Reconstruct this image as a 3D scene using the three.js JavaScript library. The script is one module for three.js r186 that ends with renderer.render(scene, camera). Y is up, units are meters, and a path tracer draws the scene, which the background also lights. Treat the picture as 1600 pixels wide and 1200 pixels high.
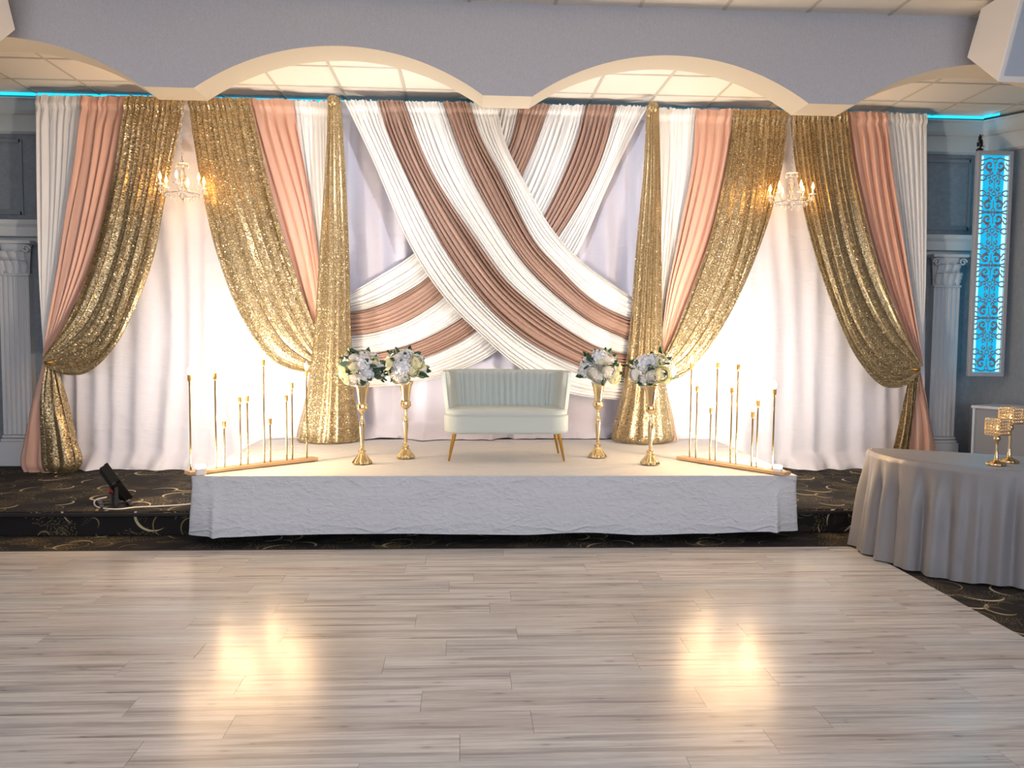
import * as THREE from 'three';
import { RoundedBoxGeometry } from 'three/addons/geometries/RoundedBoxGeometry.js';
import { RectAreaLightUniformsLib } from 'three/addons/lights/RectAreaLightUniformsLib.js';
import { mergeGeometries } from 'three/addons/utils/BufferGeometryUtils.js';

// ---------------------------------------------------------------- camera, light, exposure
RectAreaLightUniformsLib.init();
const scene = new THREE.Scene();
scene.background = new THREE.Color(0x000000);
const renderer = new THREE.WebGLRenderer({ antialias: true });
renderer.toneMapping = THREE.LinearToneMapping;
renderer.toneMappingExposure = 1.0;
renderer.shadowMap.enabled = true;
const camera = new THREE.PerspectiveCamera(2 * Math.atan(600 / 1280) * 180 / Math.PI, 4 / 3, 0.05, 60);
camera.rotation.order = 'YXZ';
camera.position.set(0, 1.6, 0);
camera.rotation.set(THREE.MathUtils.degToRad(-3.55), THREE.MathUtils.degToRad(-3.25), 0.009);
scene.add(camera);

const UNSEEN_PANEL = 6;        // unseen ceiling panels, out of view, lighting the dance floor
const FLOOD = 28;             // the two floodlights on the stage carpet
const BULB = 0.6;            // each bulb of the candle stands
const UPLIGHT = 22;           // the two white uplights at the platform corners
const CHANDELIER_BULB = 0.16;
const UNSEEN_WINDOW = 6.5;            // daylight from unseen windows behind the camera, lighting beam and platform fronts
const UNSEEN_SPOT = 8;               // two unseen spots behind the beam, lighting the centre drapes
const CYAN = 0x24c4f2;

// ---------------------------------------------------------------- helpers
const V = (x, y, z) => new THREE.Vector3(x, y, z);
function rng(seed) { let s = seed >>> 0; return () => { s = (s + 0x6D2B79F5) >>> 0; let t = Math.imul(s ^ (s >>> 15), 1 | s); t = (t + Math.imul(t ^ (t >>> 7), 61 | t)) ^ t; return ((t ^ (t >>> 14)) >>> 0) / 4294967296; }; }
const hash2 = (i, j) => { let h = Math.imul(i | 0, 374761393) + Math.imul(j | 0, 668265263); h = Math.imul(h ^ (h >>> 13), 1274126177); return ((h ^ (h >>> 16)) >>> 0) / 4294967296; };
function noise(x, y) {
  const i = Math.floor(x), j = Math.floor(y), f = x - i, g = y - j, u = f * f * (3 - 2 * f), v = g * g * (3 - 2 * g);
  const a = hash2(i, j), b = hash2(i + 1, j), c = hash2(i, j + 1), d = hash2(i + 1, j + 1);
  return ((a + (b - a) * u) * (1 - v) + (c + (d - c) * u) * v) * 2 - 1;
}
const fbm = (x, y, n = 4) => { let s = 0, a = 0.5; for (let k = 0; k < n; k++) { s += a * noise(x, y); x = x * 2.03 + 17.1; y = y * 2.03 + 5.7; a *= 0.5; } return s; };
const clamp = (x, a = 0, b = 1) => Math.min(b, Math.max(a, x));
const smooth = (a, b, x) => { const t = clamp((x - a) / (b - a)); return t * t * (3 - 2 * t); };
const lerp = (a, b, t) => a + (b - a) * t;

const taken = {};
function numbered(name) { const n = taken[name] = (taken[name] ?? -1) + 1; return n ? `${name}_${String(n).padStart(3, '0')}` : name; }
function tag(o, label, category, group) { o.userData.label = label; o.userData.category = category; if (group) o.userData.group = group; return o; }
function thing(name, label, category, pos = [0, 0, 0], turn = 0, group) {
  const g = new THREE.Group(); g.name = numbered(name); g.position.set(...pos); g.rotation.y = turn; scene.add(g);
  return tag(g, label, category, group);
}
function structure(name, pos = [0, 0, 0]) { const g = new THREE.Group(); g.name = numbered(name); g.position.set(...pos); g.userData.kind = 'structure'; scene.add(g); return g; }
function part(name, geo, mat, parent) {
  const m = new THREE.Mesh(geo, mat); m.name = parent ? name : numbered(name); m.castShadow = m.receiveShadow = true; (parent || scene).add(m); return m;
}
function solid(name, geo, mat) { const m = part(name, geo, mat); m.userData.kind = 'structure'; return m; }
const box = (w, h, d, x = 0, y = 0, z = 0) => new THREE.BoxGeometry(w, h, d).translate(x, y, z);
const rbox = (w, h, d, r, x = 0, y = 0, z = 0, s = 2) => new RoundedBoxGeometry(w, h, d, s, r).translate(x, y, z);
const cyl = (r0, r1, h, x = 0, y = 0, z = 0, n = 16) => new THREE.CylinderGeometry(r0, r1, h, n).translate(x, y, z);
function tube(pts, r, n = 24, m = 6, closed = false) { return new THREE.TubeGeometry(new THREE.CatmullRomCurve3(pts.map(p => Array.isArray(p) ? V(...p) : p), closed), n, r, m, closed); }
const merge = list => mergeGeometries(list.map(g => { const q = g.index ? g.toNonIndexed() : g; for (const k of Object.keys(q.attributes)) if (!['position', 'normal', 'uv'].includes(k)) q.deleteAttribute(k); return q; }));
// a sheet over u, v in [0, 1]; f(u, v) gives [x, y, z]; uv in metres through su, sv
function sheet(nu, nv, f, su = 1, sv = 1) {
  const pos = new Float32Array((nu + 1) * (nv + 1) * 3), uv = new Float32Array((nu + 1) * (nv + 1) * 2), idx = [];
  for (let j = 0, k = 0; j <= nv; j++) for (let i = 0; i <= nu; i++, k++) { const p = f(i / nu, j / nv); pos.set(p, k * 3); uv[k * 2] = i / nu * su; uv[k * 2 + 1] = (1 - j / nv) * sv; }
  for (let j = 0; j < nv; j++) for (let i = 0; i < nu; i++) { const a = j * (nu + 1) + i, b = a + 1, c = a + nu + 1, d = c + 1; idx.push(a, c, b, b, c, d); }
  const g = new THREE.BufferGeometry();
  g.setAttribute('position', new THREE.BufferAttribute(pos, 3)); g.setAttribute('uv', new THREE.BufferAttribute(uv, 2)); g.setIndex(idx); g.computeVertexNormals();
  return g;
}
function lathe(profile, seg = 32, wave = 0, lobes = 0, waveTo = 1e9) { // profile of [r, y]; lobes modulate the radius below waveTo
  const n = profile.length - 1;
  return sheet(seg, n, (u, v) => { const [r, y] = profile[Math.round(v * n)], t = -u * Math.PI * 2; const q = r * (1 + (y < waveTo ? wave * Math.cos(lobes * t) : 0)); return [q * Math.cos(t), y, q * Math.sin(t)]; });
}

// ---------------------------------------------------------------- textures
function dataTexture(w, h, f, srgb) {
  const d = new Uint8Array(w * h * 4);
  for (let y = 0, k = 0; y < h; y++) for (let x = 0; x < w; x++, k += 4) { const c = f(x, y); d[k] = clamp(c[0], 0, 255); d[k + 1] = clamp(c[1], 0, 255); d[k + 2] = clamp(c[2], 0, 255); d[k + 3] = 255; }
  const t = new THREE.DataTexture(d, w, h); t.wrapS = t.wrapT = THREE.RepeatWrapping; t.magFilter = THREE.LinearFilter; t.minFilter = THREE.LinearMipmapLinearFilter; t.generateMipmaps = true;
  if (srgb) t.colorSpace = THREE.SRGBColorSpace; t.needsUpdate = true; return t;
}
// sequins: a hexagonal field of small discs, each tilted its own way (normal map, 0.64 m a side)
const SEQ = 1024, SEQ_CELL = 1024 / 64;
function sequinCell(x, y) {
  const rowH = SEQ_CELL * 0.8; const rows = SEQ / rowH; let best = 1e9, bi = 0, bj = 0, bx = 0, by = 0;
  const j0 = Math.floor(y / rowH);
  for (let j = j0 - 1; j <= j0 + 1; j++) { const off = (j & 1) * 0.5; const i0 = Math.floor(x / SEQ_CELL - off); for (let i = i0 - 1; i <= i0 + 1; i++) { const cx = (i + off + 0.5) * SEQ_CELL, cy = (j + 0.5) * rowH, d = (x - cx) ** 2 + (y - cy) ** 2; if (d < best) { best = d; bi = (i + 128) % 64; bj = (j + 2 * Math.round(rows)) % Math.round(rows); bx = cx; by = cy; } } }
  return [bi, bj, Math.sqrt(best) / SEQ_CELL];
}
const sequinNormal = dataTexture(SEQ, SEQ, (x, y) => {
  const [i, j, d] = sequinCell(x, y); const a = hash2(i * 7 + 1, j * 13 + 5) * Math.PI * 2, r = Math.pow(hash2(i * 3 + 11, j * 5 + 2), 3) * 0.85;
  const nx = Math.cos(a) * r, ny = Math.sin(a) * r, nz = Math.sqrt(Math.max(0.05, 1 - nx * nx - ny * ny)); return [(nx * 0.5 + 0.5) * 255, (ny * 0.5 + 0.5) * 255, (nz * 0.5 + 0.5) * 255];
});
const sequinColor = dataTexture(SEQ, SEQ, (x, y) => {
  const [i, j, d] = sequinCell(x, y); const g = hash2(i * 5 + 3, j * 11 + 9); const k = d > 0.5 ? 0.66 : 0.70 + 0.36 * g * g; return [206 * k, 182 * k, 140 * k * (0.92 + 0.14 * hash2(i, j))];
}, true);
for (const t of [sequinNormal, sequinColor]) t.repeat.set(1 / 0.42, 1 / 0.42);
// woven cloth: fine slubs (bump)
const weave = dataTexture(512, 512, (x, y) => { const v = 128 + 60 * noise(x * 0.06, y * 0.9) + 50 * noise(x * 0.9 + 40, y * 0.05); return [v, v, v]; }); weave.repeat.set(5, 5);
// creases of unironed cloth (bump)
const crease = dataTexture(1024, 1024, (x, y) => {
  const a = x / 1024, b = y / 1024; let v = 0;
  for (let k = 0; k < 4; k++) { const s = 4 + 4 * k, wx = a + 0.05 * fbm(a * 3 + k, b * 3, 2), wy = b + 0.06 * fbm(a * 3 + 9, b * 3 + k, 2); v += Math.pow(clamp(1 - Math.abs(fbm(wx * s * 0.75 + 3.3 * k, wy * s * 2.2 + 9.1 * k, 3)) * 2.4), 3) / (1 + 0.7 * k); }
  return [v * 95, v * 95, v * 95];
}); crease.repeat.set(1, 1); crease.wrapS = crease.wrapT = THREE.MirroredRepeatWrapping;
// whitewashed oak boards, six boards of 1.22 x 0.2 m
const boards = [];
for (let k = 0; k < 6; k++) {
  const r = rng(40 + k), ox = r() * 90, oy = r() * 90, tone = 0.975 + 0.05 * r(), warm = (r() - 0.5) * 5; const knots = [];
  for (let q = 0; q < 2 + (k % 3); q++) knots.push([r() * 1.22, 0.03 + r() * 0.14, 0.004 + r() * 0.010]);
  boards.push(dataTexture(1024, 176, (px, py) => {
    const x = px / 1024 * 1.22, y = py / 176 * 0.2; let yy = y, dark = 0;
    for (const [kx, ky, kr] of knots) { const dx = (x - kx) / (kr * 6), dy = (y - ky) / (kr * 1.4), d = dx * dx + dy * dy; yy += (y - ky) * 0.5 * Math.exp(-d); dark += 0.5 * Math.exp(-(((x - kx) / (kr * 1.7)) ** 2 + ((y - ky) / (kr * 0.6)) ** 2)) * (0.7 + 0.3 * noise(x * 300, y * 400)); dark += 0.22 * Math.exp(-(((x - kx + 0.05) / 0.16) ** 2 + ((y - ky) / 0.012) ** 2)); }
    const broad = fbm(x * 1.4 + ox, yy * 16 + oy, 4), fine = fbm(x * 5 + oy, yy * 120 + ox, 4), hair = noise(x * 30 + ox, yy * 480);
    const s = clamp(0.5 + broad * 0.7 + fine * 0.7); const streak = smooth(0.62, 0.95, clamp(0.5 + fbm(x * 1.1 + ox + 30, yy * 34 + oy, 4) * 1.05)); const dk = clamp(0.36 * s + 0.36 * streak + dark + 0.06 * hair);
    return [lerp(197, 118, dk) * tone + warm, lerp(195, 114, dk) * tone, lerp(192, 111, dk) * tone - warm * 0.6];
  }, true));
}
// patterned carpet: gold scrolls and leaf clusters printed on near-black pile
function carpetTexture() {
  const c = document.createElement('canvas'); c.width = c.height = 2048; const g = c.getContext('2d'); const r = rng(77);
  g.fillStyle = '#1b1818'; g.fillRect(0, 0, 2048, 2048);
  const wrap = (x, y, R, f) => { for (const dx of [-2048, 0, 2048]) for (const dy of [-2048, 0, 2048]) if (x + dx > -R && x + dx < 2048 + R && y + dy > -R && y + dy < 2048 + R) { g.save(); g.translate(x + dx, y + dy); f(); g.restore(); } };
  for (let k = 0; k < 110; k++) { const x = r() * 2048, y = r() * 2048, a = r() * 6.28, n = 34, col = ['#6b5f42', '#574d38', '#7b6d4b'][k % 3], q = rng(k + 500); const rows = 4 + k % 3;
    wrap(x, y, 260, () => { g.rotate(a); g.fillStyle = col; for (let j = 0; j < rows; j++) for (let i = 0; i < n; i++) { const b = (i / n - 0.5) * 2.6, d = 60 + j * 24 + 6 * Math.sin(i * 1.7 + j); if (hash2(i + k, j) < 0.35) continue; g.save(); g.rotate(b); g.translate(d, 0); g.rotate(0.8); g.beginPath(); g.ellipse(0, 0, 6.5, 2.6, 0, 0, 6.29); g.fill(); g.restore(); } }); }
  for (let k = 0; k < 110; k++) { const big = k % 3 === 0, x = r() * 2048, y = r() * 2048, a = r() * 6.28, s = big ? 90 + r() * 80 : 50 + r() * 70, w = big ? 13 + r() * 7 : 5 + r() * 4, col = big ? ['#c4b68f', '#ab9c75', '#d0c4a0'][k % 9 / 3 | 0] : '#83764f', turn = 2.0 + r() * 1.6, sg = r() < 0.5 ? 1 : -1;
    wrap(x, y, 320, () => { g.rotate(a); g.scale(1, sg); g.strokeStyle = col; g.lineCap = 'round'; const N = 40; for (let i = 0; i < N; i++) { const t0 = i / N, t1 = (i + 1) / N, R0 = s * (1 - 0.55 * t0), R1 = s * (1 - 0.55 * t1); g.lineWidth = 1.5 + w * Math.sin(Math.PI * Math.min(1, t0 * 1.02)); g.beginPath(); g.moveTo(R0 * Math.cos(t0 * turn), R0 * Math.sin(t0 * turn)); g.lineTo(R1 * Math.cos(t1 * turn), R1 * Math.sin(t1 * turn)); g.stroke(); } }); }
  for (let k = 0; k < 90; k++) { const x = r() * 2048, y = r() * 2048, a = r() * 6.28, n = 5; wrap(x, y, 200, () => { g.rotate(a); g.strokeStyle = '#5d5340'; g.lineWidth = 3; for (let i = 0; i < n; i++) { g.beginPath(); g.arc(0, 0, 30 + i * 15, 0, 1.6 + 0.2 * i); g.stroke(); } }); }
  const t = new THREE.CanvasTexture(c); t.colorSpace = THREE.SRGBColorSpace; t.wrapS = t.wrapT = THREE.RepeatWrapping; t.repeat.set(1 / 2.4, 1 / 2.4); return t;
}
const carpetMap = carpetTexture();
const pile = dataTexture(512, 512, (x, y) => { const v = 128 + 120 * noise(x * 0.7, y * 0.7); return [v, v, v]; }); pile.repeat.set(4, 4);
const wallpaper = dataTexture(512, 512, (x, y) => { const v = 232 + 9 * noise(x * 0.5, y * 0.14) + 9 * noise(x * 0.9 + 9, y * 0.7); return [v, v, v]; }, true); wallpaper.repeat.set(1.6, 1.6);
const plaster = dataTexture(512, 512, (x, y) => { const v = 128 + 70 * noise(x * 0.22, y * 0.22) + 50 * noise(x * 0.6, y * 0.6); return [v, v, v]; }); plaster.repeat.set(2, 2);

// ---------------------------------------------------------------- materials
const std = o => new THREE.MeshStandardMaterial(o);
const cloth = (color, o = {}) => new THREE.MeshPhysicalMaterial({ color, roughness: 0.8, side: THREE.DoubleSide, bumpMap: weave, bumpScale: 0.0006, ...o });
const M = {
  white: cloth(0xe8e7e6), whiteSatin: cloth(0xe6e5e4, { roughness: 0.6 }), sheerLilac: cloth(0xc8c8d8, { bumpMap: crease, bumpScale: 0.0025 }), sheer: cloth(0xdfdee7, { bumpMap: crease, bumpScale: 0.0025 }),
  peach: cloth(0xd5a995, { roughness: 0.4, sheen: 0.3, sheenColor: new THREE.Color(0xffd0bb), sheenRoughness: 0.4 }),
  taupe: cloth(0xa4877a, { roughness: 0.33, sheen: 0.3, sheenColor: new THREE.Color(0xe0b8a4), sheenRoughness: 0.4 }),
  sequin: new THREE.MeshPhysicalMaterial({ color: 0xffffff, map: sequinColor, metalness: 0.68, roughness: 0.27, normalMap: sequinNormal, normalScale: new THREE.Vector2(1, 1), side: THREE.DoubleSide }),
  cover: cloth(0xccd0d6, { bumpMap: crease, bumpScale: 0.014, roughness: 0.85 }),
  tableCloth: cloth(0x828184, { roughness: 0.33, sheen: 0.4, sheenColor: new THREE.Color(0xdfe6ee), sheenRoughness: 0.4 }),
  wall: std({ color: 0x8d969f, map: wallpaper, roughness: 0.9 }), trimPaint: std({ color: 0xc3c8ca, roughness: 0.7, bumpMap: plaster, bumpScale: 0.0008 }),
  beamFace: std({ color: 0xd2d3da, map: wallpaper, roughness: 0.9 }), beamUnder: std({ color: 0xddd8cb, roughness: 0.85, bumpMap: plaster, bumpScale: 0.0015 }),
  tile: std({ color: 0xe9e4da, roughness: 0.95, bumpMap: plaster, bumpScale: 0.001 }), grid: std({ color: 0xc4bfb4, roughness: 0.6 }), slab: std({ color: 0xc9c6bf, roughness: 0.95 }),
  carpet: std({ map: carpetMap, roughness: 1, bumpMap: pile, bumpScale: 0.003 }), carpetEdge: std({ color: 0x17161a, roughness: 0.7 }),
  gold: std({ color: 0xe6cc9c, metalness: 1, roughness: 0.16 }), goldSatin: std({ color: 0xc59a58, metalness: 0.9, roughness: 0.34 }), rod: std({ color: 0x8f7544, metalness: 1, roughness: 0.25 }), brass: std({ color: 0xb88d42, metalness: 1, roughness: 0.28 }), bar: std({ color: 0xd7b285, metalness: 0.35, roughness: 0.45 }),
  velvet: new THREE.MeshPhysicalMaterial({ color: 0xc6d0cd, roughness: 0.75, sheen: 0.6, sheenColor: new THREE.Color(0xf2f8f2), sheenRoughness: 0.4, side: THREE.DoubleSide, bumpMap: pile, bumpScale: 0.0006 }),
  pilaster: std({ color: 0xc4c7cb, roughness: 0.75 }), black: std({ color: 0x101114, roughness: 0.45 }), blackGloss: std({ color: 0x0b0c12, roughness: 0.15 }), red: std({ color: 0x9c2a26, roughness: 0.4 }), whitePlastic: std({ color: 0xf2efe9, roughness: 0.5 }),
  speaker: std({ color: 0xe6e3e0, roughness: 0.6 }), grille: std({ color: 0xccd8e8, roughness: 0.5, bumpMap: pile, bumpScale: 0.002 }), cable: std({ color: 0xd9d6cf, roughness: 0.6 }), counterTop: std({ color: 0xc7ced6, roughness: 0.35 }), counter: std({ color: 0x8d9299, roughness: 0.6 }),
  fret: std({ color: 0x8f94aa, roughness: 0.6 }), panelFrame: std({ color: 0xa6aab3, roughness: 0.5 }),
  bulb: std({ color: 0xfff4dd, emissive: 0xffd9a0, emissiveIntensity: 9 }), flame: std({ color: 0xfff4dd, emissive: 0xffc56e, emissiveIntensity: 9 }), floodFace: std({ color: 0xffffff, emissive: 0xfff8ee, emissiveIntensity: 6 }),
  cyan: std({ color: 0x1090c0, emissive: 0x16b2dc, emissiveIntensity: 0.95 }), cyanPale: std({ color: 0xbdf5ff, emissive: 0x9ff4ff, emissiveIntensity: 1.25 }), cyanLine: std({ color: 0x1090c0, emissive: CYAN, emissiveIntensity: 1.6 }), uplight: std({ color: 0xffffff, emissive: 0xfff6e8, emissiveIntensity: 5 }), unseenDaylight: std({ color: 0xffffff, emissive: 0xedf2ff, emissiveIntensity: 3 }), unseenLightPanel: std({ color: 0xffffff, emissive: 0xf6f3ff, emissiveIntensity: 3 }),
  glass: new THREE.MeshPhysicalMaterial({ color: 0xffffff, roughness: 0.04, transmission: 0.95, thickness: 0.02, ior: 1.5 }), crystal: new THREE.MeshPhysicalMaterial({ color: 0xf4f7ff, roughness: 0.05, transmission: 0.55, thickness: 0.02, ior: 1.6, metalness: 0.1 }),
  silver: std({ color: 0xbfc2c8, metalness: 0.9, roughness: 0.25 }), leaf: std({ color: 0x264a31, roughness: 0.55, side: THREE.DoubleSide }), leafPale: std({ color: 0x6d8f78, roughness: 0.6, side: THREE.DoubleSide }),
  roseCream: std({ color: 0xf4f1cc, roughness: 0.75, side: THREE.DoubleSide }), roseWhite: std({ color: 0xf5f2e8, roughness: 0.75, side: THREE.DoubleSide }), hydrangea: std({ color: 0xe9edf4, roughness: 0.8, side: THREE.DoubleSide }), stem: std({ color: 0x4b6b46, roughness: 0.7 }),
};
const boardMats = boards.map(map => new THREE.MeshPhysicalMaterial({ map, roughness: 0.24, specularIntensity: 0.6 }));

// ---------------------------------------------------------------- room shell
const CEIL = 3.94, BACK = -8.68, STAGE_Z = -6.43, STAGE_Y = 0.2;
const shell = (name, w, h, d, x, y, z, turn = 0, mat = M.wall) => { const m = solid(name, box(w, h, d), mat); m.position.set(x, y, z); m.rotation.y = turn; return m; };
{ const g = new THREE.PlaneGeometry(14.2, 15.4); g.attributes.uv.array.forEach((v, i, a) => { a[i] = v * (i % 2 ? 15.4 : 14.2); });
  const f = structure('floor'); const slab = box(14.2, 0.2, 15.4, 0.3, -0.1, -1.6); for (let i = 0; i < slab.attributes.uv.count; i++) { slab.attributes.uv.setXY(i, slab.attributes.position.getX(i), slab.attributes.position.getZ(i)); } part('carpet', slab, M.carpet, f); }
const worldUV = g => { const p = g.attributes.position, n = g.attributes.normal; for (let i = 0; i < p.count; i++) { const ax = Math.abs(n.getX(i)), ay = Math.abs(n.getY(i)), az = Math.abs(n.getZ(i)); if (ay > ax && ay > az) g.attributes.uv.setXY(i, p.getX(i), p.getZ(i)); else if (az >= ax) g.attributes.uv.setXY(i, p.getX(i), p.getY(i)); else g.attributes.uv.setXY(i, p.getZ(i), p.getY(i)); } return g; };
{ const s = structure('stage'); part('stage_deck', worldUV(rbox(13.0, STAGE_Y, 2.25, 0.02, 0.3, STAGE_Y / 2, STAGE_Z - 1.125)), M.carpet, s); part('stage_edge', rbox(13.0, 0.03, 0.02, 0.008, 0.3, STAGE_Y - 0.03, STAGE_Z + 0.008), M.carpetEdge, s); }
shell('wall_back', 12.0, 4.2, 0.15, 0.27, 2.0, BACK - 0.075);
shell('wall_left', 0.15, 4.2, 12.6, -6.6, 2.0, -0.2); shell('wall_right', 0.15, 4.2, 12.6, 7.15, 2.0, -0.2); shell('wall_front', 14.2, 4.2, 0.15, 0.3, 2.0, 5.9);
const SPLAY = Math.atan2(0.54, 0.84);
shell('wall_right_corner', 0.15, 4.2, 3.1, 5.54 + 0.54 * 1.5 + 0.063, 2.0, BACK + 0.84 * 1.5 - 0.04, SPLAY);
shell('wall_left_corner', 0.15, 4.2, 3.1, -5.0 - 0.54 * 1.5 - 0.063, 2.0, BACK + 0.84 * 1.5 - 0.04, -SPLAY);

// ceiling: lay-in tiles in a T-bar grid
const ceiling = structure('ceiling');
{
  const c = ceiling; part('ceiling_slab', box(14.2, 0.12, 15.2, 0.3, CEIL + 0.1, -1.5), M.slab, c);
  const tileGeo = new THREE.BoxGeometry(0.588, 0.014, 0.588), P = 0.61, x0 = -1.21;
  const rows = [[-8.68, 4], [-6.24, 0], [-5.95 + 0.32 - 0.61, 2]];
  const place = (zStart, n, i0, i1) => { for (let j = 0; j < n; j++) for (let i = i0; i < i1; i++) { const t = part('ceiling_tile', tileGeo, M.tile, c); t.position.set(x0 + (i + 0.5) * P, CEIL + 0.004 + 0.0015 * noise(i * 3.1, j * 7.7), zStart + (j + 0.5) * P); } };
  place(-8.68, 4, -7, 12); place(-6.24, 2, -5, 10);
  const bars = []; for (let i = -8; i <= 13; i++) bars.push(box(0.024, 0.02, 3.66, x0 + i * P, CEIL, -8.68 + 1.83)); for (let j = 0; j <= 6; j++) bars.push(box(12.4, 0.02, 0.024, 0.3, CEIL - 0.0005, -8.68 + j * P));
  part('ceiling_grid', merge(bars), M.grid, c);
  part('ceiling_board', box(13.6, 0.03, 10.9, 0.3, CEIL + 0.01, 0.43), M.tile, c);
}
// arched beam across the hall
{
  const s = new THREE.Shape(), top = CEIL + 0.03, bot = 3.288, rise = 0.315, half = 1.01, R = (half * half + rise * rise) / (2 * rise), aa = Math.asin(half / R);
  s.moveTo(-6.5, top); s.lineTo(-6.5, bot); const flats = [[-4.62, -4.27], [-2.257, -1.905], [0.112, 0.465], [2.482, 2.83], [4.85, 5.2]];
  s.lineTo(flats[0][0], bot);
  for (let k = 0; k < 5; k++) { s.lineTo(flats[k][1], bot); if (k < 4) { const cx = (flats[k][1] + flats[k + 1][0]) / 2, h2 = (flats[k + 1][0] - flats[k][1]) / 2; for (let i = 1; i < 48; i++) { const a = -aa + 2 * aa * i / 48; s.lineTo(cx + h2 * Math.sin(a) / Math.sin(aa), bot + R * (Math.cos(a) - Math.cos(aa))); } s.lineTo(flats[k + 1][0], bot); } }
  s.lineTo(7.08, bot); s.lineTo(7.08, top);
  const g = new THREE.ExtrudeGeometry(s, { depth: 0.32, bevelEnabled: false, curveSegments: 1 }).translate(0, 0, -6.27);
  const m = solid('arched_beam', g, [M.beamFace, M.beamUnder]);
}
// cornice, ledge and panel mouldings of the back wall, each run one moulding
function moulding(name, profile, x0, x1, z = BACK) { // profile of [out, y] from the wall; extruded along x
  const s = new THREE.Shape(); s.moveTo(0, profile[0][1]); for (const [o, y] of profile) s.lineTo(o, y); s.lineTo(0, profile[profile.length - 1][1]);
  const g = new THREE.ExtrudeGeometry(s, { depth: x1 - x0, bevelEnabled: false }); g.rotateY(-Math.PI / 2); g.translate(x1, 0, z); // shape x -> +z
  return g;
}
const corniceProfile = [[0.02, 3.56], [0.05, 3.58], [0.05, 3.74], [0.07, 3.75], [0.09, 3.78], [0.10, 3.87], [0.12, 3.89], [0.12, 3.90]];
const ledgeProfile = [[0.02, 2.47], [0.03, 2.52], [0.10, 2.53], [0.10, 2.62], [0.13, 2.65], [0.14, 2.68], [0.14, 2.69]];
const flipX = g => { g.scale(-1, 1, 1); const i = g.index; if (i) { for (let k = 0; k < i.count; k += 3) { const a = i.getX(k); i.setX(k, i.getX(k + 1)); i.setX(k + 1, a); } } else { const p = g.attributes; for (const n of Object.keys(p)) { const it = p[n].itemSize, ar = p[n].array; for (let k = 0; k < p[n].count; k += 3) for (let q = 0; q < it; q++) { const a = ar[k * it + q]; ar[k * it + q] = ar[(k + 1) * it + q]; ar[(k + 1) * it + q] = a; } } } return g; };
{
  const c = structure('trim_1'); part('cornice', moulding('cornice', corniceProfile, -5.0, 5.54), M.trimPaint, c);
  const right = part('cornice', moulding('cornice', corniceProfile, 0, 2.9, 0), M.trimPaint, c); right.position.set(5.54 + 0.54 * 2.9, 0, BACK + 0.84 * 2.9); right.rotation.y = 0; 
  right.rotation.y = Math.PI / 2 + (Math.PI - SPLAY) - Math.PI; right.position.set(5.54, 0, BACK); right.rotation.y = -(Math.PI / 2 - SPLAY); right.position.set(5.54, 0, BACK);
  const l = structure('trim_2'); part('ledge', moulding('ledge', ledgeProfile, -5.0, -3.9), M.trimPaint, l); part('ledge', moulding('ledge', ledgeProfile, 4.5, 5.50), M.trimPaint, l);
  const p = structure('trim_3');
  for (const [x0, x1] of [[-5.2, -4.5], [4.75, 5.42]]) { const fr = [box(x1 - x0, 0.03, 0.02, (x0 + x1) / 2, 3.49, BACK + 0.01), box(x1 - x0, 0.03, 0.02, (x0 + x1) / 2, 2.77, BACK + 0.01), box(0.03, 0.75, 0.02, x0, 3.13, BACK + 0.01), box(0.03, 0.75, 0.02, x1, 3.13, BACK + 0.01)]; part('panel_moulding', merge(fr), M.wall, p); }
  const b = structure('baseboard_back'); part('board', box(1.1, 0.1, 0.02, -4.45, 0.25, BACK + 0.012), std({ color: 0x4a2f28, roughness: 0.6 }), b);
}
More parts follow.
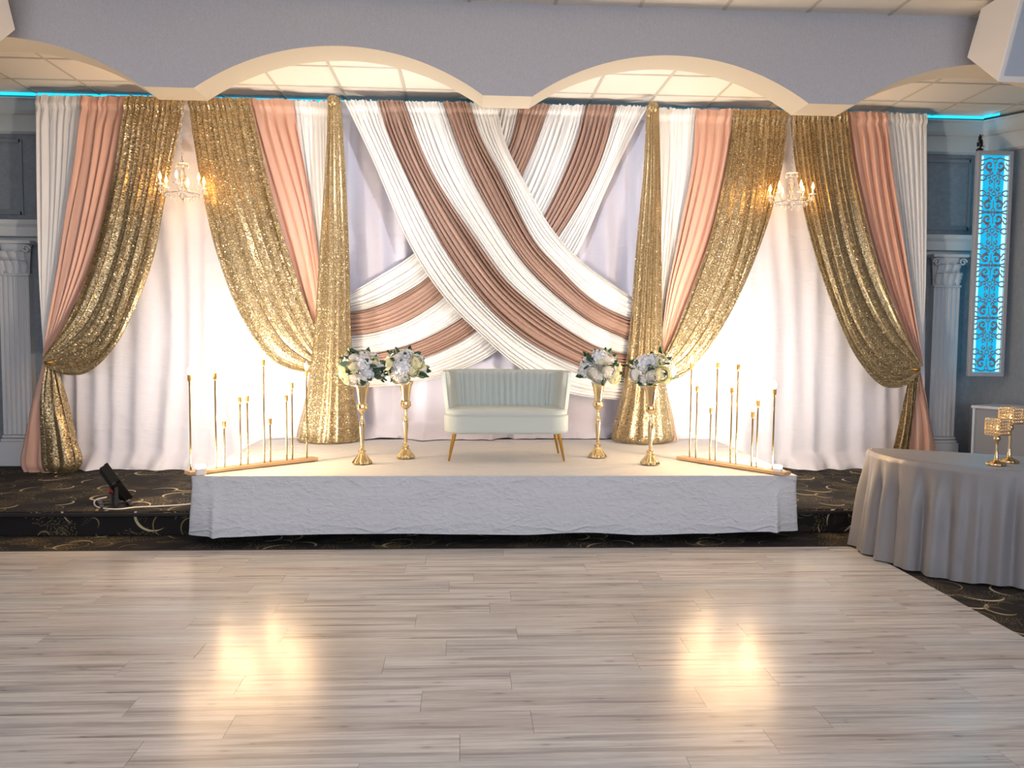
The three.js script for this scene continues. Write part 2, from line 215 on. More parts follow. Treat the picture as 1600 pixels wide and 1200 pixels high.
// fluted pilasters with leafy capitals
function pilaster(x, label) {
  const t = thing('pilaster', label, 'pilaster', [x, STAGE_Y, BACK]); t.userData.kind = 'structure';
  const w = 0.29, d = 0.09, s = new THREE.Shape(), n = 6, fw = w / n; s.moveTo(-w / 2, 0); s.lineTo(-w / 2, d);
  for (let i = 0; i < n; i++) { const a = -w / 2 + i * fw; s.lineTo(a + fw * 0.14, d); for (let k = 1; k < 8; k++) { const q = k / 8; s.lineTo(a + fw * (0.14 + 0.72 * q), d - 0.016 * Math.sin(Math.PI * q)); } s.lineTo(a + fw * 0.86, d); }
  s.lineTo(w / 2, d); s.lineTo(w / 2, 0);
  const g = new THREE.ExtrudeGeometry(s, { depth: 1.62, bevelEnabled: false }); g.rotateX(-Math.PI / 2); g.scale(1, 1, -1); flipX(flipX(g)); g.translate(0, 0.32, 0);
  const shaft = part('shaft', new THREE.ExtrudeGeometry(s, { depth: 1.62, bevelEnabled: false }).rotateX(Math.PI / 2).translate(0, 1.94, 0), M.pilaster, t);
  part('base', merge([rbox(0.36, 0.25, 0.13, 0.008, 0, 0.125, 0.065), rbox(0.33, 0.03, 0.12, 0.012, 0, 0.265, 0.06), rbox(0.31, 0.03, 0.11, 0.012, 0, 0.30, 0.055)]), M.pilaster, t);
  part('neck_band', rbox(0.31, 0.025, 0.11, 0.01, 0, 1.945, 0.055), M.pilaster, t);
  part('bell', sheet(16, 8, (u, v) => { const hw = lerp(0.17, 0.14, Math.sqrt(v)); const a = (u - 0.5) * 2; return [a * hw, lerp(2.25, 1.95, v), 0.055 + (1 - Math.abs(a) ** 4) * lerp(0.065, 0.045, v)]; }), M.pilaster, t);
  part('abacus', rbox(0.40, 0.035, 0.16, 0.01, 0, 2.268, 0.08), M.pilaster, t);
  const leafGeo = (w0, h) => sheet(6, 8, (u, v) => { const q = (u - 0.5) * 2, ww = w0 * (0.55 + 0.6 * Math.sin(Math.PI * v * 0.9)) * (1 - 0.25 * (Math.round(v * 8) % 2)); return [q * ww * 0.5, h * Math.min(v * 1.15, 1.02 - 0.25 * Math.max(0, v - 0.85)), 0.012 + 0.055 * v * v * v + 0.012 * (1 - q * q)]; });
  const dbl = M.pilasterLeaf || (M.pilasterLeaf = std({ color: 0xc4c7cb, roughness: 0.75, side: THREE.DoubleSide }));
  for (let i = -1.5; i <= 1.5; i++) { const m = part('leaf', leafGeo(0.075, 0.13), dbl, t); m.position.set(i * 0.072, 1.955, 0.095); }
  for (let i = -1; i <= 1; i++) { const m = part('leaf', leafGeo(0.08, 0.2), dbl, t); m.position.set(i * 0.085, 1.98, 0.085); }
  for (const sx of [-1, 1]) { const pts = []; for (let i = 0; i <= 26; i++) { const a = i / 26 * 8.5, r = 0.042 * (1 - i / 32); pts.push(V(sx * (0.145 + r * Math.cos(a)), 2.2 + r * Math.sin(a), 0.125)); } part('volute', tube(pts, 0.011, 40, 6), M.pilaster, t); }
  return t;
}
pilaster(-4.56, 'white fluted pilaster with leafy capital beside the left end of the drapery');
pilaster(5.17, 'white fluted pilaster with leafy capital between right end drape and lattice panel');

// dance floor boards
{
  const f = structure('dance_floor'), L = 1.22, W = 0.2, geo = [];
  const zFar = -5.955, xR = 2.97, r = rng(9); part('edge_strip', rbox(8.4, 0.014, 0.03, 0.004, xR - 4.2, 0.006, zFar - 0.012), M.carpetEdge, f); 
  const seg = (len, variant, flip) => { const g = new THREE.BoxGeometry(len - 0.0014, 0.012, W - 0.0012); const p = g.attributes.position; for (let i = 0; i < p.count; i++) { const u = (p.getX(i) / L) + 0.5, v = p.getZ(i) / W + 0.5; g.attributes.uv.setXY(i, flip ? 1 - u : u, flip ? 1 - v : v); } return g; };
  const cache = {}; let n = 0;
  for (let row = 0; row < 26; row++) {
    const off = ((row * 0.37 + r() * 0.3) % 1) * L; let x = xR, k = 0, first = true;
    while (x > -5.4) { const len = first ? Math.max(0.25, off) : L; first = false; const x1 = Math.max(x - len, -5.4); const l = x - x1; const variant = Math.floor(r() * 6), flip = r() < 0.5; const key = `${l.toFixed(3)}${flip}`; const g = cache[key] || (cache[key] = seg(l, variant, flip)); const m = part('plank', g, boardMats[variant], f); m.position.set((x + x1) / 2, 0.006 + 0.0004 * (r() - 0.5), zFar + (row + 0.5) * W); m.rotation.x = (r() - 0.5) * 0.002; m.rotation.z = (r() - 0.5) * 0.0006; x = x1; n++; }
  }
  part('boards_beyond', box(8.37, 0.012, 6.3, xR - 4.185, 0.005, zFar + 5.2 + 3.15), boardMats[2], f).userData.kind = 'stuff';
}

// ---------------------------------------------------------------- unseen ceiling light panels (out of view, placed to light floor and stage front)
{
  let k = 0;
  for (const z of [-3.4, -0.4, 2.6]) for (const x of [-3.6, 0.3, 4.2]) {
    const t = part('unseen_light_panel', box(1.24, 0.02, 0.64), M.grid, ceiling); t.position.set(x, CEIL - 0.016, z); part('diffuser', box(1.18, 0.01, 0.58, 0, -0.012, 0), M.unseenLightPanel, t);
    const l = new THREE.RectAreaLight(0xf7f4ff, UNSEEN_PANEL, 1.18, 0.58); l.position.set(x, CEIL - 0.04, z); l.lookAt(x, 0, z); scene.add(l);
  }
}
// daylight windows, unseen behind the camera, placed to light beam and platform fronts
for (const [k, x] of [[1, -3.9], [2, 0.3], [3, 4.5]]) {
  const w = structure('window_' + k, [x, 1.85, 5.8]); const W = 2.2, H = 1.9;
  part('unseen_window_frame', merge([box(W + 0.16, 0.08, 0.1, 0, H / 2 + 0.04, 0), box(W + 0.16, 0.08, 0.1, 0, -H / 2 - 0.04, 0), box(0.08, H, 0.1, -W / 2 - 0.04, 0, 0), box(0.08, H, 0.1, W / 2 + 0.04, 0, 0), box(0.05, H, 0.06, 0, 0, 0)]), M.trimPaint, w);
  for (const q of [-1, 1]) part('unseen_pane', box(W / 2 - 0.03, H, 0.01, q * (W / 4 + 0.01), 0, 0.01), M.unseenDaylight, w);
  const l = new THREE.RectAreaLight(0xedf2ff, UNSEEN_WINDOW, W, H); l.position.set(x, 1.85, 5.73); l.lookAt(x, 1.85, 0); scene.add(l);
}
// two stage spots, unseen behind the beam, placed to light the upper drapes
for (const [x, aim, label] of [[0.16, [-1.5, 2.7, -8.2], 'unseen stage spot behind the beam lighting the left drapes'], [0.44, [2.0, 2.7, -8.2], 'unseen stage spot behind the beam lighting the right drapes']]) {
  const p = V(x, 3.56, -6.42), d = V(...aim).sub(p).normalize(); const t = thing('unseen_stage_spot', label, 'spotlight', [p.x, p.y, p.z], 0, 'unseen stage spots behind the beam');
  const can = new THREE.Group(); can.name = 'can'; t.add(can); can.quaternion.setFromUnitVectors(V(0, 0, 1), d);
  part('housing', new THREE.LatheGeometry([[0.001, -0.08], [0.04, -0.075], [0.055, -0.04], [0.06, 0.07], [0.055, 0.07], [0.05, 0.06]].map(q => new THREE.Vector2(...q)), 24).rotateX(Math.PI / 2), M.black, can); part('lens', cyl(0.05, 0.05, 0.006, 0, 0.055, 0, 24).rotateX(Math.PI / 2), M.floodFace, can);
  part('yoke', merge([box(0.02, 0.05, 0.16, 0, 0.07, 0.06), box(0.15, 0.012, 0.02, 0, 0.075, 0), box(0.008, 0.09, 0.02, -0.07, 0.03, 0), box(0.008, 0.09, 0.02, 0.07, 0.03, 0)]), M.black, t);
  const l = new THREE.SpotLight(0xf4f7ff, UNSEEN_SPOT, 0, 0.95, 0.9, 2); l.position.copy(p).addScaledVector(d, 0.075); l.target.position.copy(l.position).add(d); l.castShadow = true; l.shadow.radius = 3; scene.add(l, l.target);
}
// cyan LED line along the top of the back wall
{
  const a = tag(part('led_strip', rbox(10.4, 0.026, 0.02, 0.006, 0.27, 3.922, BACK + 0.135), M.cyanLine), 'thin cyan light strip along the ceiling edge of the back wall', 'light strip');
  const b = part('led_strip', rbox(0.02, 0.026, 0.16, 0.006), M.cyanLine); b.position.set(5.42 + 0.54 * 0.13, 3.922, BACK + 0.12 + 0.84 * 0.13); b.rotation.y = SPLAY; tag(b, 'short cyan light strip along the ceiling edge of the angled right wall', 'light strip');
  const l = new THREE.RectAreaLight(CYAN, 0.4, 10.4, 0.03); l.position.set(0.27, 3.9, BACK + 0.16); l.lookAt(0.27, 3.4, BACK + 0.5); scene.add(l);
  const l2 = new THREE.PointLight(CYAN, 0.012, 0, 2); l2.position.set(b.position.x - 0.05, 3.86, b.position.z + 0.05); l2.castShadow = true; scene.add(l2);
}

// ---------------------------------------------------------------- drapery
function railPoints(pts, n) { return new THREE.CatmullRomCurve3(pts.map(([x, y]) => V(x, y, 0)), false, 'centripetal').getSpacedPoints(n); }
const cr = (a, b, c, d, t) => 0.5 * (2 * b + (c - a) * t + (2 * a - 5 * b + 4 * c - d) * t * t + (3 * b - a - 3 * c + d) * t * t * t);
// a pleated cloth between rails; rails run from the rod down to the hem or the gather
function drape({ rails, folds = 8, amp = 0.025, z = () => -8.2, seed = 1, nv = 90, header = true, sharp = 0.25, fine = 0.25, maxSlope = 0.55, wrinkle = 0, roll = 1, minY = -1, puddle = 0, join = 0 }) {
  const R = rails.map(r => railPoints(r, nv)), K = R.length - 1, nu = Math.min(240, Math.max(40, Math.round(folds * 15)));
  let len = 0; for (let j = 0; j < nv; j++) len += R[0][j].distanceTo(R[0][j + 1]);
  let maxW = 0; const W = []; for (let j = 0; j <= nv; j++) { let w = 0; for (let k = 0; k < K; k++) w += R[k][j].distanceTo(R[k + 1][j]); W.push(w); maxW = Math.max(maxW, w); }
  return sheet(nu, nv, (u, v) => {
    const j = Math.round(v * nv), f = u * K, k = Math.min(K - 1, Math.floor(f)), t = f - k;
    const p0 = R[Math.max(0, k - 1)][j], p1 = R[k][j], p2 = R[k + 1][j], p3 = R[Math.min(K, k + 2)][j];
    const s = v * len, pinch = header ? smooth(0.10, 0.3, s) : 1;
    let A = Math.min(amp, maxSlope * W[j] / folds) * (0.4 + 0.6 * pinch);
    const ph = folds * u + 0.45 * noise(u * folds * 0.55 + seed * 3.7, v * 1.6 + seed) + seed * 0.37;
    const a = 0.75 + 0.45 * noise(u * folds * 0.6 + seed * 9.1, v * 1.3);
    const wave = Math.sin(2 * Math.PI * ph) * (1 - sharp) + sharp * Math.sin(4 * Math.PI * ph + 1.1), rolled = 1.9 * Math.pow(Math.abs(Math.sin(Math.PI * ph)), 0.7) - 1.1;
    let d = a * lerp(wave, rolled, roll) + fine * noise(u * folds * 2.6 + seed * 5.3, v * 2.2);
    if (join) { const p2 = ph * join, low = 2.2 * (1.9 * Math.pow(Math.abs(Math.sin(Math.PI * p2)), 0.8) - 1.1) * (0.6 + 0.6 * noise(u * folds * join * 0.6 + seed, v)); d = lerp(d, low + 0.25 * d, smooth(0.12, 0.55, v)); A = Math.min(A * 1.2, A + 0.01); }
    if (header) { d += (1 - pinch) * 0.9 * noise(u * folds * 3.4 + seed, s * 4); }
    let zz = z(u, v) + A * d;
    if (header) zz += 0.018 * Math.exp(-(((s - 0.075) / 0.03) ** 2)) - 0.012 * Math.exp(-(((s - 0.125) / 0.02) ** 2));
    if (wrinkle) zz += wrinkle * fbm(u * maxW * 7 + seed, v * len * 7, 3);
    let yy = cr(p0.y, p1.y, p2.y, p3.y, t);
    if (puddle) { const b = smooth(0.945, 1, v), n = noise(u * maxW * 5 + seed, v * 6); zz += puddle * b * (0.75 + 0.5 * n) + 0.03 * b * noise(u * maxW * 16, v * 40); yy = Math.max(yy, minY + 0.045 * b * (1 - b) * 4 * (0.5 + 0.5 * noise(u * maxW * 7 + 3, seed)) + 0.004 * (1 + noise(u * maxW * 11, v * 50))); for (const y0 of [0.99, 0.6]) zz += 0.007 * (0.6 + 0.6 * noise(u * maxW * 2.2, y0 * 9 + seed)) * Math.exp(-(((yy - y0 - 0.01 * noise(u * maxW * 1.5, seed)) / 0.012) ** 2)); }
    const side = 0.35 * A * Math.cos(2 * Math.PI * ph) * (u > 0.02 && u < 0.98 ? 1 : 0);
    return [cr(p0.x, p1.x, p2.x, p3.x, t) + side, Math.max(minY, yy + (header && j === 0 ? 0.012 * noise(u * folds * 4, seed) : 0)), zz];
  }, maxW, len);
}
const hang = (name, label, group, mat, o) => tag(part(name, drape(o), mat), label, 'drape', group);
const to = (a, b, p = 1) => (u, v) => lerp(a, b, Math.pow(v, p));

// floor-length sheers behind everything
const sheerZ = z0 => () => z0;
hang('sheer_curtain', 'white floor-length sheer curtain behind the left candle stand', 'white sheers', M.sheer, { rails: [[[-3.992, 3.879], [-4.037, 2.071], [-4.045, 0.193]], [[-2.652, 3.899], [-2.678, 2.088], [-2.706, 0.193]], [[-1.243, 3.897], [-1.282, 2.105], [-1.290, 0.192]]], folds: 13, amp: 0.022, fine: 0.5, z: sheerZ(-8.42), seed: 3, wrinkle: 0.01, sharp: 0.1, roll: 0, puddle: 0.16, nv: 150, minY: 0.205 });
hang('sheer_curtain', 'pale lilac-white sheer curtain behind the crossed swags and the loveseat', 'white sheers', M.sheerLilac, { rails: [[[-1.324, 3.870], [-1.332, 2.099], [-1.339, 0.514]], [[0.256, 3.884], [0.269, 2.119], [0.281, 0.517]], [[1.923, 3.886], [1.958, 2.140], [1.991, 0.520]]], folds: 13, amp: 0.034, fine: 0.5, z: sheerZ(-8.33), seed: 8, wrinkle: 0.01, sharp: 0.1, roll: 0, puddle: 0.2, nv: 150, minY: 0.53 });
hang('sheer_curtain', 'white floor-length sheer curtain behind the right candle stand', 'white sheers', M.sheer, { rails: [[[1.891, 3.910], [1.953, 2.145], [1.991, 0.225]], [[3.290, 3.918], [3.343, 2.163], [3.438, 0.190]], [[4.757, 3.927], [4.829, 2.181], [4.911, 0.210]]], folds: 13, amp: 0.022, fine: 0.5, z: sheerZ(-8.42), seed: 5, wrinkle: 0.01, sharp: 0.1, roll: 0, puddle: 0.16, nv: 150, minY: 0.205 });

// plain white panels
hang('white_drape', 'white pleated drape at the far left end of the backdrop', 'plain white drapes', M.white, { rails: [[[-4.130, 3.837], [-4.137, 2.910], [-4.116, 2.117], [-4.085, 1.687], [-4.057, 1.365]], [[-3.899, 3.837], [-3.946, 2.914], [-4.002, 2.119], [-4.037, 1.687], [-4.045, 1.365]], [[-3.674, 3.836], [-3.773, 2.917], [-3.880, 2.182], [-3.964, 1.688], [-4.033, 1.365]]], folds: 8, amp: 0.022, z: to(-8.25, -8.13, 2), seed: 2 });
hang('white_drape', 'white pleated drape between peach drape and left gold column', 'plain white drapes', M.white, { rails: [[[-1.736, 3.848], [-1.649, 3.268], [-1.530, 2.527], [-1.458, 1.965], [-1.430, 1.460]], [[-1.325, 3.846], [-1.340, 3.274], [-1.356, 2.530], [-1.365, 1.966], [-1.368, 1.334]]], folds: 9, amp: 0.02, z: to(-8.25, -8.22), seed: 4 });
hang('white_drape', 'white pleated drape between right gold column and peach drape', 'plain white drapes', M.white, { rails: [[[1.884, 3.862], [1.901, 3.025], [1.908, 2.068], [1.914, 1.097]], [[2.331, 3.860], [2.286, 3.286], [2.159, 2.520], [2.041, 1.941], [1.948, 1.358]]], folds: 9, amp: 0.02, z: to(-8.25, -8.22), seed: 6 });
hang('white_drape', 'white pleated drape at the far right end of the backdrop', 'plain white drapes', M.white, { rails: [[[4.193, 3.868], [4.337, 3.067], [4.501, 2.164], [4.587, 1.707], [4.644, 1.299]], [[4.433, 3.867], [4.518, 3.070], [4.595, 2.165], [4.627, 1.707], [4.651, 1.299]], [[4.680, 3.867], [4.707, 2.880], [4.702, 2.035], [4.673, 1.576], [4.658, 1.299]]], folds: 8, amp: 0.022, z: to(-8.25, -8.13, 2), seed: 7 });

// peach satin panels
function peachOuter(label, swag, tail, seed) { const t = thing('peach_drape', label, 'drape', [0, 0, 0], 0, 'peach satin drapes'); part('swag', drape(swag), M.peach, t); part('tail', drape(tail), M.peach, t); return t; }
const tailZ = (z0, bulge) => (u, v) => z0 + bulge * Math.sin(Math.PI * u) * smooth(0, 0.5, v) * (1 - 0.55 * smooth(0.93, 1, v));
peachOuter('peach satin drape tied back beside the far left white drape', { rails: [[[-3.679, 3.825], [-3.768, 3.091], [-3.888, 2.301], [-3.979, 1.749], [-4.044, 1.341]], [[-3.466, 3.824], [-3.571, 3.095], [-3.727, 2.303], [-3.883, 1.750], [-4.026, 1.329]], [[-3.217, 3.824], [-3.362, 3.099], [-3.559, 2.306], [-3.799, 1.750], [-4.008, 1.316]]], folds: 5.5, amp: 0.036, z: to(-8.19, -8.08, 2), seed: 11, sharp: 0.35 }, { rails: [[[-4.039, 1.306], [-4.112, 1.010], [-4.205, 0.639], [-4.268, 0.297], [-4.240, 0.222]], [[-3.962, 1.282], [-3.952, 0.949], [-3.921, 0.515], [-3.890, 0.297], [-3.880, 0.215]]], folds: 3.5, amp: 0.035, z: tailZ(-8.1, 0.06), seed: 12, minY: 0.206, header: false, nv: 50, wrinkle: 0.01 });
hang('peach_drape', 'peach satin drape left of the left gold column, lit bright near top', 'peach satin drapes', M.peach, { rails: [[[-2.166, 3.838], [-2.067, 3.434], [-1.889, 2.825], [-1.710, 2.209], [-1.558, 1.711], [-1.461, 1.271]], [[-1.923, 3.838], [-1.793, 3.318], [-1.644, 2.706], [-1.525, 2.149], [-1.453, 1.649], [-1.418, 1.240]], [[-1.685, 3.838], [-1.597, 3.322], [-1.491, 2.647], [-1.432, 2.151], [-1.409, 1.713], [-1.387, 1.240]]], folds: 5.5, amp: 0.034, z: to(-8.2, -8.16), seed: 13, sharp: 0.35 });
peachOuter('peach satin drape right of the right gold column, lit bright near top', { rails: [[[2.274, 3.848], [2.254, 3.340], [2.122, 2.579], [2.017, 2.003], [1.952, 1.359]], [[2.494, 3.847], [2.442, 3.344], [2.284, 2.582], [2.108, 2.004], [1.953, 1.294]], [[2.727, 3.853], [2.661, 3.412], [2.496, 2.712], [2.252, 2.006], [1.954, 1.230]]], folds: 5.5, amp: 0.034, z: to(-8.2, -8.16), seed: 14, sharp: 0.35 }, { rails: [[[1.915, 1.168], [1.945, 0.975], [1.968, 0.521]], [[1.980, 1.168], [2.078, 0.846], [2.151, 0.508]]], folds: 2, amp: 0.03, z: tailZ(-8.12, 0.04), seed: 15, minY: 0.533, header: false, nv: 30 });
peachOuter('peach satin drape tied back beside the far right white drape', { rails: [[[3.725, 3.853], [3.838, 3.242], [4.038, 2.478], [4.319, 1.769], [4.593, 1.326]], [[3.975, 3.852], [4.079, 3.183], [4.254, 2.417], [4.454, 1.770], [4.614, 1.313]], [[4.226, 3.852], [4.320, 3.124], [4.442, 2.419], [4.562, 1.771], [4.648, 1.300]]], folds: 5.5, amp: 0.036, z: to(-8.19, -8.08, 2), seed: 16, sharp: 0.35 }, { rails: [[[4.563, 1.237], [4.525, 0.857], [4.469, 0.230]], [[4.630, 1.250], [4.743, 0.792], [4.890, 0.217]]], folds: 3, amp: 0.03, z: tailZ(-8.1, 0.05), seed: 17, minY: 0.206, header: false, nv: 50 });

// gold sequinned panels
function goldOuter(label, swag, tail, tie) {
  const t = thing('gold_drape', label, 'drape', [0, 0, 0], 0, 'gold sequin drapes'); part('swag', drape(swag), M.sequin, t); part('tail', drape(tail), M.sequin, t);
  const k = part('tieback', new THREE.TorusGeometry(0.035, 0.014, 8, 20).rotateX(Math.PI / 2).scale(1, 1, 1.2), M.goldSatin, t); k.position.set(...tie); return t;
}
const belly = (z0, z1, b) => (u, v) => lerp(z0, z1, v * v) + b * Math.sin(Math.PI * v) ** 1.5 * smooth(0, 0.8, u);
goldOuter('gold sequin drape tied back at the far left, beside the left chandelier', { rails: [[[-3.236, 3.813], [-3.345, 3.152], [-3.528, 2.363], [-3.745, 1.750], [-4.006, 1.318]], [[-3.046, 3.817], [-3.156, 3.035], [-3.339, 2.244], [-3.604, 1.629], [-3.995, 1.293]], [[-2.856, 3.816], [-2.961, 2.918], [-3.138, 2.124], [-3.452, 1.414], [-3.756, 1.289], [-3.990, 1.269]], [[-2.665, 3.815], [-2.769, 3.284], [-2.862, 2.738], [-2.942, 2.311], [-3.107, 1.849], [-3.362, 1.397], [-3.626, 1.178], [-3.854, 1.177], [-3.990, 1.250]]], folds: 12, amp: 0.02, roll: 0.6, join: 0.36, z: belly(-8.11, -8.0, 0.12), seed: 21, nv: 110 },
  { rails: [[[-3.987, 1.260], [-4.031, 0.954], [-4.042, 0.524], [-4.036, 0.277], [-4.013, 0.234]], [[-3.940, 1.248], [-3.900, 0.955], [-3.851, 0.524], [-3.822, 0.265], [-3.847, 0.227]], [[-3.893, 1.260], [-3.805, 0.955], [-3.720, 0.525], [-3.677, 0.327], [-3.739, 0.240]]], folds: 4, amp: 0.035, z: tailZ(-8.03, 0.09), seed: 22, minY: 0.206, header: false, nv: 60 }, [[[-3.946, 1.285]][0][0], [[-3.946, 1.285]][0][1], -8.02]);
hang('gold_drape', 'gold sequin drape swept from left chandelier to left gold column', 'gold sequin drapes', M.sequin, { rails: [[[-2.665, 3.815], [-2.600, 3.408], [-2.499, 2.866], [-2.367, 2.319], [-2.137, 1.705], [-1.858, 1.296], [-1.581, 1.197], [-1.389, 1.211]], [[-2.468, 3.820], [-2.374, 3.232], [-2.224, 2.627], [-2.006, 1.954], [-1.734, 1.490], [-1.389, 1.236]], [[-2.276, 3.819], [-2.156, 3.237], [-1.999, 2.631], [-1.791, 2.018], [-1.579, 1.585], [-1.382, 1.255]], [[-2.078, 3.823], [-1.962, 3.301], [-1.798, 2.634], [-1.606, 2.020], [-1.455, 1.587], [-1.376, 1.274]]], folds: 13, amp: 0.018, roll: 0.6, join: 0.4, z: (u, v) => belly(-8.12, -8.1, 0.10)(1 - u, v), seed: 23, nv: 110 });
hang('gold_drape', 'gold sequin drape swept from right chandelier to right gold column', 'gold sequin drapes', M.sequin, { rails: [[[2.630, 3.834], [2.578, 3.334], [2.429, 2.577], [2.217, 1.939], [2.032, 1.490], [1.888, 1.219]], [[2.817, 3.833], [2.768, 3.276], [2.625, 2.517], [2.381, 1.877], [2.106, 1.394], [1.889, 1.193]], [[2.998, 3.837], [2.957, 3.217], [2.809, 2.456], [2.541, 1.751], [2.199, 1.285], [1.889, 1.168]], [[3.186, 3.835], [3.136, 3.346], [3.008, 2.808], [2.839, 2.329], [2.630, 1.848], [2.392, 1.428], [2.162, 1.182], [1.890, 1.123]]], folds: 13, amp: 0.018, roll: 0.6, join: 0.4, z: belly(-8.12, -8.1, 0.10), seed: 24, nv: 110 });
goldOuter('gold sequin drape tied back at the far right, beside the right chandelier', { rails: [[[3.192, 3.835], [3.240, 3.348], [3.321, 2.845], [3.441, 2.369], [3.629, 1.878], [3.912, 1.362], [4.203, 1.096], [4.444, 1.117], [4.574, 1.249]], [[3.381, 3.840], [3.457, 3.100], [3.629, 2.276], [3.945, 1.570], [4.291, 1.260], [4.573, 1.275]], [[3.576, 3.838], [3.680, 3.104], [3.878, 2.343], [4.208, 1.670], [4.572, 1.295]], [[3.772, 3.843], [3.872, 3.235], [4.072, 2.474], [4.337, 1.801], [4.585, 1.315]]], folds: 12, amp: 0.02, roll: 0.6, join: 0.36, z: (u, v) => belly(-8.11, -8.0, 0.12)(1 - u, v), seed: 25, nv: 110 },
  { rails: [[[4.484, 1.240], [4.405, 0.863], [4.283, 0.242]], [[4.577, 1.240], [4.539, 0.863], [4.484, 0.229]]], folds: 3.5, amp: 0.025, z: tailZ(-8.03, 0.05), seed: 26, minY: 0.206, header: false, nv: 50 }, [[[4.530, 1.273]][0][0], [[4.530, 1.273]][0][1], -8.02]);
function goldColumn(label, rails, seed, knotAt) {
  const t = thing('gold_drape', label, 'drape', [0, 0, 0], 0, 'gold sequin drapes');
  part('column', drape({ rails, folds: 5.5, amp: 0.02, roll: 0.5, z: (u, v) => lerp(-8.08, -8.02, v) + (0.05 + 0.16 * v * v) * Math.sin(Math.PI * u) - 0.05 * smooth(0.975, 1, v), seed, nv: 110, header: false, sharp: 0.35, minY: 0.533 }), M.sequin, t);
  const k = part('knot', sheet(32, 14, (u, v) => { const a = u * Math.PI * 2, b = v * Math.PI; const r = 0.052 * (1 + 0.16 * Math.sin(a * 7 + 3 * v) + 0.1 * noise(a * 3, v * 9)); return [r * Math.sin(b) * Math.cos(a), 0.055 * Math.cos(b), r * Math.sin(b) * Math.sin(a)]; }, 0.3, 0.2), M.sequin, t); k.position.set(...knotAt);
}
goldColumn('gold sequin drape hanging as a narrow column left of the crossed swags', [[[-1.327, 3.828], [-1.354, 3.239], [-1.414, 2.387], [-1.474, 1.524], [-1.551, 0.964], [-1.640, 0.556], [-1.616, 0.481]], [[-1.273, 3.830], [-1.270, 3.059], [-1.274, 2.205], [-1.296, 1.340], [-1.317, 0.840], [-1.344, 0.494], [-1.344, 0.456]], [[-1.212, 3.831], [-1.172, 3.243], [-1.133, 2.391], [-1.111, 1.528], [-1.075, 0.966], [-1.027, 0.557], [-1.058, 0.482]]], 31, [[[-1.273, 3.794]][0][0], [[-1.273, 3.794]][0][1], -8.04]);
goldColumn('gold sequin drape hanging as a narrow column right of the crossed swags', [[[1.751, 3.831], [1.735, 3.303], [1.669, 2.432], [1.609, 1.551], [1.542, 0.978], [1.452, 0.581], [1.473, 0.517]], [[1.807, 3.833], [1.821, 3.119], [1.807, 2.246], [1.779, 1.362], [1.763, 0.851], [1.744, 0.511], [1.744, 0.479]], [[1.870, 3.834], [1.894, 3.306], [1.924, 2.436], [1.955, 1.554], [2.012, 0.980], [2.086, 0.569], [2.055, 0.498]]], 32, [[[1.808, 3.808]][0][0], [[1.808, 3.808]][0][1], -8.04]);

// crossed swags of the centre: edges in order, a band of cloth between neighbours
function bands(edges, colors, labels, z, seed, flip) {
  for (let i = 0; i < colors.length; i++) {
    const a = edges[i], b = edges[i + 1]; const mat = colors[i] ? M.taupe : M.whiteSatin;
    hang('swag_drape', labels[i], 'crossed swags', mat, { rails: [a, b], folds: colors[i] ? 8 : 9, amp: 0.034, z: (u, v) => z[0] + (i % 2) * 0.02 + z[1] * Math.sin(Math.PI * v * 0.9) + 0.02 * Math.sin(Math.PI * u), seed: seed + i * 1.7, nv: 150, fine: 0.7, sharp: 0.35, maxSlope: 0.8 });
  }
}
bands([[[1.799, 3.865], [1.630, 3.548], [1.412, 3.083], [1.131, 2.443], [0.783, 1.876], [0.368, 1.455], [-0.049, 1.227], [-0.496, 1.096], [-1.227, 1.027]], [[1.483, 3.864], [1.294, 3.238], [0.917, 2.567], [0.523, 2.053], [0.110, 1.620], [-0.305, 1.386], [-0.815, 1.235], [-1.227, 1.168]], [[1.169, 3.863], [1.084, 3.504], [0.773, 2.774], [0.394, 2.178], [-0.026, 1.759], [-0.497, 1.499], [-0.865, 1.394], [-1.226, 1.340]], [[0.824, 3.860], [0.545, 3.129], [0.168, 2.429], [-0.199, 1.980], [-0.561, 1.722], [-0.878, 1.604], [-1.225, 1.550]], [[0.519, 3.859], [0.415, 3.452], [0.070, 2.775], [-0.359, 2.169], [-0.688, 1.943], [-0.941, 1.832], [-1.224, 1.779]], [[0.253, 3.859], [0.162, 3.372], [-0.151, 2.740], [-0.524, 2.369], [-0.846, 2.156], [-1.224, 1.931]]],
  [0, 1, 0, 1, 0], ['white swag at the bottom of the rear crossed set, starting beside right gold column', 'rose taupe swag of the rear crossed set, second from the right gold column', 'white swag between the two rose taupe swags of the rear set', 'rose taupe swag of the rear set starting nearest the centre top', 'white swag uppermost of the rear set, ending highest on left gold column'], [-8.24, 0.02], 41);
